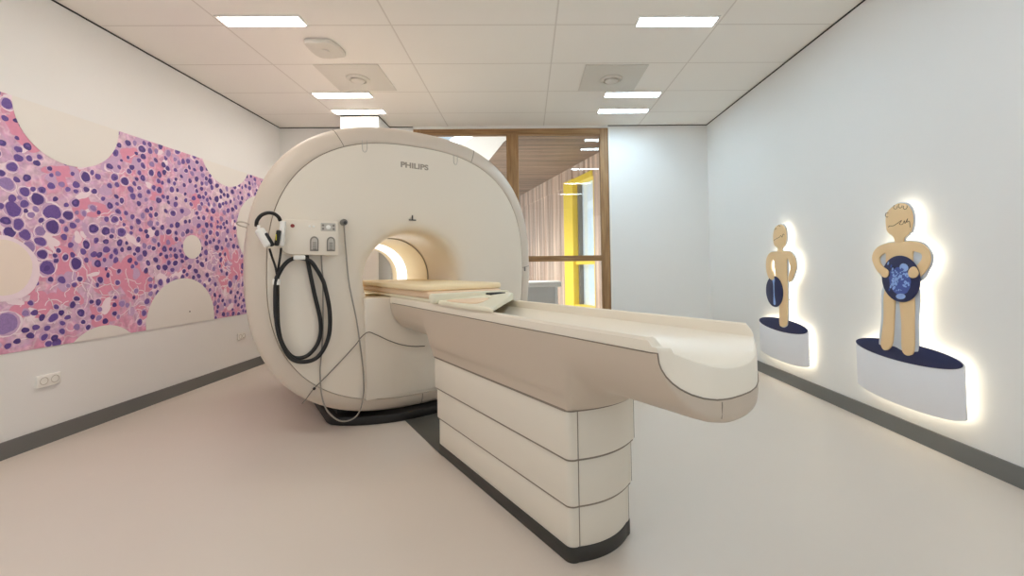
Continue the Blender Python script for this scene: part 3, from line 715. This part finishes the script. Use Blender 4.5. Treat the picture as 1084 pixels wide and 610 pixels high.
# docking cover below the bore mouth
def planrect(hw, d0, d1, rad, n=8, s0=0):
    out = []
    for cx, cy, a0 in ((hw-rad, d0+rad, -PI/2), (-hw+rad, d0+rad, -PI)):
        pass
    pts = [(s0+hw, d1)]
    pts = []
    for i in range(n+1):
        a = PI+PI/2*i/n; pts.append((s0-hw+rad+rad*math.cos(a), d0+rad+rad*math.sin(a)))
    for i in range(n+1):
        a = -PI/2+PI/2*i/n; pts.append((s0+hw-rad+rad*math.cos(a), d0+rad+rad*math.sin(a)))
    pts += [(s0+hw, d1), (s0-hw, d1)]
    return pts
prism('docking_cover', planrect(.378, 3.064, 3.30, .016, 8, .01), lambda u, v, w: (u, v, w), .178, .872, M['scan'], sc_, .012, SO)
box('bore_bed', (-.25, 3.28, .80), (.27, 4.70, .855), M['bore'], sc_, .006, SO)
# small printed mark over the bore mouth, notches, lettering
raw('alignment_mark', [(-.056, 3.0795, 1.422), (-.002, 3.0795, 1.422), (-.002, 3.0795, 1.431), (-.024, 3.0795, 1.431), (-.024, 3.0795, 1.462), (-.034, 3.0795, 1.462), (-.034, 3.0795, 1.431), (-.056, 3.0795, 1.431)],
    [(0, 1, 2, 3), (4, 5, 6, 3), (6, 7, 0, 3)], M['plinth'], sc_, off=SO)
lathe = None
for s0 in (-.364, .317):
    P = [(s0-.016, 3.0765, 1.958), (s0-.016, 3.0765, 1.905), (s0-.011, 3.0765, 1.885), (s0, 3.0765, 1.878), (s0+.011, 3.0765, 1.885), (s0+.016, 3.0765, 1.905), (s0+.016, 3.0765, 1.958)]
    tubes('notch_groove', [P], .0022, M['lightgrey'], sc_, SO)
fc = bpy.data.curves.new('lettering', 'FONT'); fc.body = 'PHILIPS'; fc.size = .054; fc.extrude = .0006; fc.offset = .0020; fc.align_x = 'CENTER'; fc.align_y = 'CENTER'
fo = bpy.data.objects.new('lettering_curve', fc); C.objects.link(fo); bpy.context.view_layer.update()
lm = bpy.data.meshes.new_from_object(fo); bpy.data.objects.remove(fo); bpy.data.curves.remove(fc)
for v in lm.vertices: v.co.x *= 1.22
lo_ = link('lettering', lm, M['logo'], sc_); lm.materials.clear(); lm.materials.append(M['logo'])
lo_.location = (-.012-SO[0], 3.0745-SO[1], 1.824); lo_.rotation_euler = (PI/2, 0, 0)
# control panel at the left of the bore mouth
cpd = 3.012
CP = [(-.555, 1.385), (-.84, 1.385), (-.86, 1.37), (-.862, 1.20), (-.845, 1.178), (-.815, 1.168), (-.555, 1.162), (-.545, 1.17), (-.545, 1.378)]
prism('control_panel', CP, lambda u, v, w: (u, w, v), cpd, 3.085, M['scan'], sc_, .006, SO)
cp = [o for o in sc_.children if o.name.startswith('control_panel')][0]
def disc(name, s, z, r, d0, d1, m, par, n=24):
    return prism(name, [(s+r*math.cos(2*PI*i/n), z+r*math.sin(2*PI*i/n)) for i in range(n)], lambda u, v, w: (u, w, v), d0, d1, m, par, min(r, abs(d1-d0))*.25, SO)
disc('red_button', -.806, 1.344, .0115, cpd-.006, cpd+.002, M['red'], cp)
boxes('display', [((-.648, cpd-.003, 1.319), (-.561, cpd+.001, 1.370))], M['lightgrey'], cp, .001, SO)
for a, b in ((-.636, 1.333), (-.636, 1.355), (-.574, 1.333), (-.574, 1.355)):
    disc('display_key', a, b, .007, cpd-.005, cpd, M['grey'], cp, 12)
disc('display_dial', -.605, 1.344, .014, cpd-.006, cpd, M['white'], cp)
for a in (-.712, -.69): disc('push_key', a, 1.345, .007, cpd-.004, cpd+.001, M['white'], cp, 14)
for s0 in (-.686, -.590):
    arch = [(s0-.024, 1.190), (s0+.024, 1.190), (s0+.024, 1.255)]+[(s0+.024*math.cos(PI*i/10), 1.255+.028*math.sin(PI*i/10)) for i in range(1, 10)]+[(s0-.024, 1.255)]
    k = prism('socket_frame', arch, lambda u, v, w: (u, w, v), cpd-.005, cpd+.002, M['grey'], cp, .001, SO)
    inn = [(s0+(u-s0)*.72, 1.235+(v-1.235)*.8) for u, v in arch]
    prism('socket_face', inn, lambda u, v, w: (u, w, v), cpd-.007, cpd+.001, M['lightgrey'], cp, .0008, SO)
    boxes('contact', [((s0-.010, cpd-.009, 1.20+i*.013), (s0+.010, cpd-.006, 1.206+i*.013)) for i in range(4)], M['grey'], cp, 0, SO)
# hook at the rim
tube('side_hook', [(-1.03, 3.17, 1.335), (-1.07, 3.13, 1.345), (-1.085, 3.11, 1.353), (-1.08, 3.10, 1.362), (-1.05, 3.10, 1.362), (-1.02, 3.14, 1.352)], .004, M['lightgrey'], sc_, SO)
box('rim_latch', (.955, 3.085, 1.035), (.975, 3.11, 1.075), M['grey'], sc_, .005, SO)
tag(sc_, 'large cream MRI scanner with round bore and beige rim behind the patient table', 'MRI scanner')

# floor plate under the table link
fp_, FO = root('floor_plate', .025, 2.7)
pl = prism('floor_plate', [(-.13, 2.34), (.19, 2.34), (.19, 3.05), (-.105, 3.05)], lambda u, v, w: (u, v, w), 0, .005, M['plate'], None, .0015, FO)
pl.location = fp_.location; pl.rotation_euler = fp_.rotation_euler; bpy.data.objects.remove(fp_); pl.name = 'floor_plate'
tag(pl, 'dark grey plate on the floor between the scanner and the table pedestal', 'floor plate')

# ------------------------------------------------------------------ headset with its air hose
hs, HO = root('headset', -.92, 3.0, 1.2)
hd = 2.985
band = [(-.993, hd+.02, 1.335), (-.990, hd, 1.365), (-.968, hd-.01, 1.397), (-.935, hd-.012, 1.412), (-.905, hd-.008, 1.408), (-.882, hd+.01, 1.392), (-.872, hd+.02, 1.372)]
tube('headband', band, [.009]*2+[.011]*44+[.009]*3, M['black'], hs, HO) if False else tube('headband', band, .0105, M['black'], hs, HO)
def capsule(name, p0, p1, r, m, par, off, flat=1.0, n=20):
    p0, p1 = Vector(p0), Vector(p1); ax = (p1-p0); L_ = ax.length; ax.normalize()
    u = ax.cross(Vector((0, 1, 0))).normalized(); w = ax.cross(u)
    rings = []
    for i in range(9):
        a = PI/2*(1-i/8); rings.append((p0-ax*(r*math.sin(a))*.6, r*math.cos(a)+.0004))
    for i in range(9):
        a = PI/2*i/8; rings.append((p1+ax*(r*math.sin(a))*.6, r*math.cos(a)+.0004))
    R = [[tuple(c+u*q_*math.cos(2*PI*j/n)+w*q_*flat*math.sin(2*PI*j/n)) for j in range(n)] for c, q_ in rings]
    return loft(name, R, m, par, True, True, True, off)
capsule('ear_cup', (-.975, hd, 1.305), (-.935, hd, 1.225), .026, M['white'], hs, HO, 1.2)
capsule('ear_pad', (-.948, hd-.012, 1.285), (-.915, hd-.012, 1.222), .013, M['black'], hs, HO, 1.5)
capsule('ear_cup', (-.858, hd+.012, 1.36), (-.868, hd+.012, 1.225), .017, M['white'], hs, HO, 1.4)
rp = capsule('ear_pad', (-.881, hd-.004, 1.305), (-.892, hd-.004, 1.225), .013, M['black'], hs, HO, 1.6)
box('yellow_tag', (-.899, hd-.028, 1.25), (-.894, hd-.018, 1.285), M['yellow'], rp, .001, HO)
box('band_slide', (-.99, hd-.004, 1.318), (-.975, hd+.014, 1.338), M['white'], hs, .003, HO)
tube('ear_tube', [(-.928, hd, 1.20), (-.912, 3.01, 1.15), (-.893, 3.03, 1.09), (-.885, 3.035, 1.04)], .0065, M['black'], hs, HO)
tube('ear_tube', [(-.868, hd, 1.205), (-.872, 3.01, 1.15), (-.878, 3.03, 1.09), (-.883, 3.035, 1.04)], .0065, M['black'], hs, HO)
tube('air_hose', [(-.724, 3.055, 1.175), (-.708, 3.05, 1.077), (-.681, 3.05, .931), (-.643, 3.05, .734), (-.656, 3.05, .612), (-.718, 3.05, .535), (-.795, 3.05, .534), (-.853, 3.05, .619), (-.878, 3.05, .738), (-.883, 3.05, .94), (-.884, 3.04, 1.04)], .0125, M['black'], hs, HO)
tube('air_hose', [(-.885, 3.03, 1.03), (-.853, 3.03, 1.096), (-.815, 3.03, 1.136), (-.767, 3.03, 1.148), (-.706, 3.028, 1.127), (-.672, 3.028, 1.079), (-.642, 3.028, 1.022), (-.622, 3.028, .964), (-.594, 3.028, .803), (-.600, 3.028, .643), (-.656, 3.028, .529), (-.735, 3.028, .502), (-.812, 3.028, .536), (-.866, 3.03, .652), (-.890, 3.03, .796), (-.893, 3.03, .966), (-.887, 3.03, 1.03)], .0125, M['black'], hs, HO)
tube('hose_sleeve', [(-.888, 3.04, .985), (-.887, 3.04, 1.0), (-.886, 3.04, 1.02)], .022, M['white'], hs, HO)
box('hose_clip', (-.80, 3.01, 1.135), (-.735, 3.05, 1.163), M['white'], hs, .004, HO)
tag(hs, 'white headset with black headband and looped black air hose hanging on the scanner front', 'headset')

# call cable with round plug
cb, CO = root('call_cable', -.5, 3.07, .7)
tube('cord', [(-.637, 3.062, 1.165), (-.634, 3.056, 1.08), (-.629, 3.056, .985), (-.629, 3.056, .683), (-.640, 3.056, .50), (-.645, 3.056, .42), (-.634, 3.062, .264), (-.596, 3.045, .155), (-.517, 3.03, .088), (-.423, 3.045, .104), (-.381, 3.062, .217), (-.384, 3.056, .407), (-.424, 3.056, .726), (-.471, 3.056, .98), (-.493, 3.056, 1.23), (-.502, 3.056, 1.374)], .0048, M['cable'], cb, CO)
prism('plug', [(-.502+.022*math.cos(2*PI*i/24), 1.385+.022*math.sin(2*PI*i/24)) for i in range(24)], lambda u, v, w: (u, w, v), 3.045, 3.08, M['grey'], cb, .005, CO)
prism('plug_cap', [(-.498+.011*math.cos(2*PI*i/20), 1.380+.011*math.sin(2*PI*i/20)) for i in range(20)], lambda u, v, w: (u, w, v), 3.032, 3.046, M['plinth'], cb, .003, CO)
tag(cb, 'thin grey cable with round plug looping down the scanner front to its dark base', 'cable')
tc, TO = root('sensor_cable', -.3, 3.06, .4)
tube('cord', [(-.745, 3.075, .235), (-.722, 3.068, .262), (-.678, 3.066, .319), (-.585, 3.066, .406), (-.44, 3.066, .552), (-.392, 3.06, .615), (-.349, 3.055, .643), (-.30, 3.055, .622), (-.223, 3.055, .578), (-.155, 3.055, .545), (-.091, 3.055, .523), (-.02, 3.055, .508), (.049, 3.055, .503)], .0030, M['cabledark'], tc, TO)
capsule('cord_knot', (-.681, 3.062, .316), (-.675, 3.062, .322), .008, M['black'], tc, TO)
tag(tc, 'very thin dark cable running slantwise across the lower scanner front towards the table', 'cable')

# ------------------------------------------------------------------ patient table
T0 = .035; HWT = .236
tb, TBO = root('patient_table', T0, 1.8)
def ztop(s):
    a = abs(s)
    if a > .232: return .866
    if a > .228: return .874
    if a > .219: return .876
    if a > .214: return .872
    if a > .205: return .838+(a-.205)/.009*.034
    return .787+.051*(a/.205)**2.2
def zend(s):      # lowered edge at the foot end
    a = abs(s)
    return min(ztop(s), .850 if a > .18 else 1)
def zbot(s): return .838-.132*(1-(min(1, abs(s)/HWT))**3.2)**(1/2.2)
def dend(s): return .655+.095*(abs(s)/HWT)**2.6
SS = [-.236, -.2355, -.233, -.230, -.226, -.221, -.217, -.214, -.2115, -.209, -.205, -.195, -.18, -.16, -.14, -.12, -.10, -.08, -.06, -.03]
SS = SS+[0]+[-x for x in SS[::-1]]
st = [3.058, 3.0, 2.6, 2.2, 1.8, 1.4, 1.1, .9, .80]
top = []; bot = []
for d in st:
    top.append([(T0+s, d, ztop(s)) for s in SS]); bot.append([(T0+s, d, zbot(s) if 1 else 0) for s in SS])
K = [(0.0, 0.0), (.35, .0), (.5, .5), (.6, .95), (.7, 1), (.93, 1), (.985, 1.0), (1, 1.06)]
for t, w in K:
    R1 = []; R2 = []
    for s in SS:
        de = dend(s); d = .80+(de-.80)*t
        wq = w if s < 0 else max(0, min(1, (t-.86)/.1))
        z = ztop(s)+(zend(s)-ztop(s))*min(1, wq)
        if t >= .985: z -= .004 if t < 1 else .012
        R1.append((T0+s, d, z)); R2.append((T0+s, d, zbot(s)))
    top.append(R1); bot.append(R2)
V = []; F = []
n = len(SS); m_ = len(top)
for R in top: V += R
for R in bot: V += R
off_ = m_*n
for i in range(m_-1):
    for j in range(n-1):
        a = i*n+j
        F.append((a, a+1, a+n+1, a+n)); F.append((off_+a, off_+a+n, off_+a+n+1, off_+a+1))
for i in range(m_-1):
    for j in (0, n-1): F.append((i*n+j, (i+1)*n+j, off_+(i+1)*n+j, off_+i*n+j))
for i in (0, m_-1):
    for j in range(n-1): F.append((i*n+j, i*n+j+1, off_+i*n+j+1, off_+i*n+j))
raw('cradle', V, F, M['cradle'], tb, True, off=TBO, angle=32)

# cover under the cradle, flowing into the top of the pedestal
def sst(a, b, x):
    t = max(0, min(1, (x-a)/(b-a))); return t*t*(3-2*t)
TS = [math.sin(PI/2*(-1+2*i/48)) for i in range(49)]
TS = sorted(set([round(x, 5) for x in TS]+[.66, .69, .705, .72, .74, .80, .84, .88, -.66, -.69, -.705, -.72, -.74, -.80, -.84, -.88]))
def zlowA(x):     # cantilever
    return .832-.205*(1-abs(x)**2.7)**(1/1.75)
def zlowB(x, w):
    a = abs(x)*HWT; hw = .186
    if a < hw-.004: return .556
    k = (a-hw+.004)/(HWT-hw+.004)
    return .60+.232*k**1.7
def dend2(x): return dend(x*HWT)-.0005
stn = [3.05, 2.95, 2.75, 2.6, 2.54, 2.50, 2.47, 2.45, 2.43, 2.40, 2.2, 1.9, 1.6, 1.4, 1.32, 1.28, 1.25, 1.235, 1.22, 1.21, 1.20, 1.19, 1.18, 1.17, 1.16, 1.15, 1.14, 1.13, 1.12, 1.10, 1.08, 1.05, 1.0, .9, .84, .80]
top = []; bot = []
def bulge_end(x): return 1.128+.05*(min(1, abs(x)/.8))**2
for d in stn:
    R1 = []; R2 = []
    for x in TS:
        e = bulge_end(x)
        w = sst(e-.045, e+.025, d)*(1-sst(2.43, 2.47, d))
        wf = sst(e-.10, e+.0, d)*(1-sst(2.45, 2.60, d))     # fillet
        a = zlowA(x); ab = a-.035*wf*(1-abs(x)**3)
        z = ab+(min(ab, zlowB(x, w))-ab)*w
        R1.append((T0+x*(HWT+.002), d, zbot(x*HWT)-.004)); R2.append((T0+x*(HWT+.002), d, min(z, zbot(x*HWT)-.0045)))
    top.append(R1); bot.append(R2)
for t, zz in ((.4, 0), (.75, .002), (.92, .008), (.98, .018), (1, .034)):
    R1 = []; R2 = []
    for x in TS:
        d = .80+(dend2(x)-.80)*t
        tz = zbot(x*HWT)-.004
        R1.append((T0+x*(HWT+.002), d, tz)); R2.append((T0+x*(HWT+.002), d, min(tz-.0005, zlowA(x)+zz*(1-abs(x)**4))))
    top.append(R1); bot.append(R2)
V = []; F = []; n = len(TS); m_ = len(top); off_ = m_*n
for R in top: V += R
for R in bot: V += R
for i in range(m_-1):
    for j in range(n-1):
        a = i*n+j
        F.append((a, a+1, a+n+1, a+n)); F.append((off_+a, off_+a+n, off_+a+n+1, off_+a+1))
for i in range(m_-1):
    for j in (0, n-1): F.append((i*n+j, (i+1)*n+j, off_+(i+1)*n+j, off_+i*n+j))
for i in (0, m_-1):
    for j in range(n-1): F.append((i*n+j, i*n+j+1, off_+i*n+j+1, off_+i*n+j))
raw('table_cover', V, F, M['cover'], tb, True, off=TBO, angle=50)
tubes('end_joint', [[(T0-.085, dend(-.085)-.001, zbot(-.085)-.008), (T0-.085, dend(-.085)-.001, .69), (T0-.085, dend(-.085)+.002, .655)]], .0016, M['seam'], tb, TBO)
JN = [(T0-.2375, d, .8345) for d in (3.0, 2.4, 1.8, 1.2, .9, .80, .77)]+[(T0+s*1.004, dend(s)-.0006, zbot(s)-.002) for s in [-.236, -.234, -.23, -.222, -.21, -.195, -.17, -.14, -.10, -.05, 0, .05, .10, .14, .17, .195, .21, .222, .23, .234, .236]]+[(T0+.2375, d, .8345) for d in (.77, .80, .9, 1.2, 1.8, 2.4, 3.0)]
tubes('cradle_joint', [JN], .0022, M['seam'], tb, TBO)
def pedplan(hw, d0, d1, rad, bul):
    pts = []
    n_ = 14
    for i in range(n_+1):      # bulged foot end between the rounded corners
        x = -1+2*i/n_; pts.append((T0+x*(hw-rad), d0-bul*(1-x*x)))
    for i in range(1, 7):
        a = -PI/2+PI/2*i/6; pts.append((T0+hw-rad+rad*math.cos(a), d0+rad+rad*math.sin(a)))
    for i in range(0, 7):
        a = PI/2*i/6; pts.append((T0+hw-rad+rad*math.cos(a), d1-rad+rad*math.sin(a)))
    for i in range(0, 7):
        a = PI/2+PI/2*i/6; pts.append((T0-hw+rad+rad*math.cos(a), d1-rad+rad*math.sin(a)))
    for i in range(0, 6):
        a = PI+PI/2*i/6; pts.append((T0-hw+rad+rad*math.cos(a), d0+rad+rad*math.sin(a)))
    return pts
up_ = lambda u, v, w: (u, v, w)
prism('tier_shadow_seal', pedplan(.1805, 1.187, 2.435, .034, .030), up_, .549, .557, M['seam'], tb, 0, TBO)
for hw, d0, z0, z1, dl in ((.176, 1.190, .378, .553, 2.435), (.167, 1.200, .206, .379, 2.425), (.158, 1.210, .053, .208, 2.415)):
    P = pedplan(hw, d0, dl, .034, .030)
    k = prism('pedestal_tier', P, up_, z0, z1, M['shell'], tb, .003, TBO)
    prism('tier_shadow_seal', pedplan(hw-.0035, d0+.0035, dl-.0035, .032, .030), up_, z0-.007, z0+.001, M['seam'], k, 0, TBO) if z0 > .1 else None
    s0 = T0-hw+.036
    tubes('tier_joint', [[(s0, d0-.0006-.0, z0+.001), (s0, d0-.0006, z1-.001)]], .0020, M['seam'], k, TBO)
    s1 = T0+hw-.010
    tubes('tier_joint', [[(s1, d0+.0095, z0+.001), (s1, d0+.0095, z1-.001)]], .0016, M['seam'], k, TBO)
prism('pedestal_plinth', pedplan(.162, 1.207, 2.42, .036, .030), up_, 0, .054, M['plinth'], tb, .002, TBO)
tag(tb, 'long cream patient table with trough top on a stepped pedestal in front of the scanner', 'patient table')

# ------------------------------------------------------------------ coil tray, frame and pads on the table
def slab(name, pts, z0, z1, m, bev, label, cat, group=None, sm=0):
    s = sum(p[0] for p in pts)/len(pts); d = sum(p[1] for p in pts)/len(pts)
    e, o = root(name, s, d, z0)
    if sm: pts = sm2(pts, sm)
    ob = prism(name, pts, up_, z0, z1, m, None, bev, o, seg=4)
    ob.location = e.location; ob.rotation_euler = e.rotation_euler; bpy.data.objects.remove(e); ob.name = name
    if label: tag(ob, label, cat, group)
    return ob
def rrect(s0, s1, d0, d1, r, n=6, r2=None):
    out = []; r2 = r if r2 is None else r2
    for cx, cy, a0, q_ in ((s0+r, d0+r, PI, r), (s1-r, d0+r, 1.5*PI, r), (s1-r2, d1-r2, 0, r2), (s0+r2, d1-r2, PI/2, r2)):
        for i in range(n+1):
            a = a0+PI/2*i/n; out.append((cx+q_*math.cos(a), cy+q_*math.sin(a)))
    return out
slab('coil_tray', rrect(T0-.228, T0+.228, 2.29, 3.98, .05), .8765, .897, M['coil'], .006, 'flat ivory coil tray under the two pads in the bore mouth', 'coil tray')
slab('foam_pad', rrect(T0-.235, T0+.24, 2.295, 3.95, .07), .8975, .9385, M['padpink'], .014, 'peach coloured lower foam pad lying on the ivory coil tray', 'pad', 'foam pads stacked in the bore mouth')
slab('foam_pad', rrect(T0-.262, T0+.285, 2.34, 3.96, .11), .939, .974, M['padcream'], .013, 'cream upper foam pad with rounded end, on top of the stack', 'pad', 'foam pads stacked in the bore mouth')
# coil frame lying across the trough in front of the pads
cf, CFO = root('receive_coil', T0, 2.05, .88)
def zf(u, v): return 0
OUT = [(-.205, 2.205), (-.207, 1.66), (-.17, 1.67), (.05, 1.93), (.245, 2.16), (.268, 2.20), (.268, 2.29), (.10, 2.285), (-.06, 2.26)]
INN = [(-.17, 2.17), (-.185, 2.06), (-.165, 1.93), (-.12, 1.91), (-.04, 1.98), (.06, 2.11), (.05, 2.175), (-.06, 2.185)]
# a ring: outer and inner outlines resampled to the same count
def resample(P, n):
    P = [Vector((a, b)) for a, b in P]; L_ = [0]
    for i in range(len(P)): L_.append(L_[-1]+(P[(i+1) % len(P)]-P[i]).length)
    out = []
    for k in range(n):
        t = L_[-1]*k/n
        i = max(j for j in range(len(P)) if L_[j] <= t); q_ = (t-L_[i])/max(1e-9, L_[i+1]-L_[i])
        out.append(P[i]+(P[(i+1) % len(P)]-P[i])*q_)
    return out
n = 72
o_ = resample(sm2(OUT, 6), n)
ci = Vector((.0, 2.1))
i0 = resample(sm2(INN, 6), n)
ang = lambda p: math.atan2(p.y-ci.y, p.x-ci.x)
sh = min(range(n), key=lambda k: (i0[k]-ci).angle(o_[0]-ci))
i_ = [i0[(k+sh) % n] for k in range(n)]
def rg(P, z, g=1.0, q_=None):
    return [(p.x*g+(1-g)*ci.x, p.y*g+(1-g)*ci.y, z) for p in P]
def mixr(t, z):
    return [(a.x+(b.x-a.x)*t, a.y+(b.y-a.y)*t, z+(max(0, min(1, (a.x+(b.x-a.x)*t+.15)/.40))*.026 if z > .885 else 0)) for a, b in zip(o_, i_)]
loft('frame_ring', [mixr(.0, .8785), mixr(0, .886), mixr(.06, .893), mixr(.2, .897), mixr(.8, .897), mixr(.94, .893), mixr(1, .886), mixr(1, .8785), mixr(0, .8785)], M['coil'], cf, off=CFO, angle=50)
prism('foam_insert', [(p.x, p.y) for p in resample(sm2([(.98*x-.002, 2.05+.97*(y-2.05)) for x, y in INN], 5), 48)], up_, .879, .900, M['padpink'], cf, .004, CFO)
prism('cross_bar', rrect(-.232, .272, 2.222, 2.288, .03), up_, .8785, .931, M['coil'], cf, .012, CFO)
box('cable_socket', (.10, 2.165, .905), (.20, 2.226, .924), M['black'], cf, .003, CFO)
tag(cf, 'ivory plastic coil frame with an opening lying across the table trough before the pads', 'coil frame')

# ------------------------------------------------------------------ light
wd = bpy.data.worlds.new('world'); SCN.world = wd; wd.use_nodes = True
nt = wd.node_tree; bg = nt.nodes['Background']
tcw = nt.nodes.new('ShaderNodeTexCoord'); nz = nt.nodes.new('ShaderNodeTexNoise'); nz.inputs['Scale'].default_value = 2.2; nz.inputs['Detail'].default_value = 5
nt.links.new(tcw.outputs['Generated'], nz.inputs['Vector'])
rp_ = nt.nodes.new('ShaderNodeValToRGB'); rp_.color_ramp.elements[0].position = .42; rp_.color_ramp.elements[1].position = .62
rp_.color_ramp.elements[0].color = (.36, .55, .78, 1); rp_.color_ramp.elements[1].color = (.80, .88, .96, 1)
nt.links.new(nz.outputs['Fac'], rp_.inputs['Fac']); nt.links.new(rp_.outputs[0], bg.inputs[0])
bg.inputs[1].default_value = 1.0

def area(name, loc, target, sx, sy, power, col):
    l = bpy.data.lights.new(name, 'AREA'); l.shape = 'RECTANGLE'; l.size = sx; l.size_y = sy; l.energy = power; l.color = col
    o = bpy.data.objects.new(name, l); C.objects.link(o); o.location = loc
    d = Vector(target)-Vector(loc); o.rotation_euler = d.to_track_quat('-Z', 'Y').to_euler(); return o
# soft fill lamps added outside the side wall openings behind the viewpoint
area('added_fill_light', (XR+.35, (LY0+LY1)/2, 1.45), (XL, 3.6, .5), 1.9, 2.2, 15, (.90, .95, 1))
area('added_fill_light', (XL-.35, (LY0+LY1)/2, 1.45), (.6, 2.2, .4), 1.9, 2.2, 17, (.90, .95, 1))
# the next ceiling lamps of the two rows, nearer than the photograph shows
for y, k in ((1.7, 1), (.35, .7)):
    area('room_lamp', (-1.85, y, HC-.01), (-1.85, y, 0), .56, .11, 9.5*k, (1, .925, .84))
    area('room_lamp', (1.115, y, HC-.01), (1.115, y, 0), .56, .11, 6.5*k, (.72, .88, 1))
# open sky over the yard outside
area('yard_daylight', (-1.9, 7.6, 4.6), (.7, 8.2, 1.2), 3.5, 3.5, 900, (1, .98, .95))

vs = SCN.view_settings
SCN.display_settings.display_device = 'sRGB'
vs.view_transform = 'Standard'; vs.look = 'None'; vs.gamma = 1; vs.use_curve_mapping = False
vs.exposure = .08
SCN.cycles.max_bounces = 16; SCN.cycles.diffuse_bounces = 12
SCN.cycles.use_denoising = True
SCN.cycles.sample_clamp_indirect = 8
bpy.context.view_layer.update()
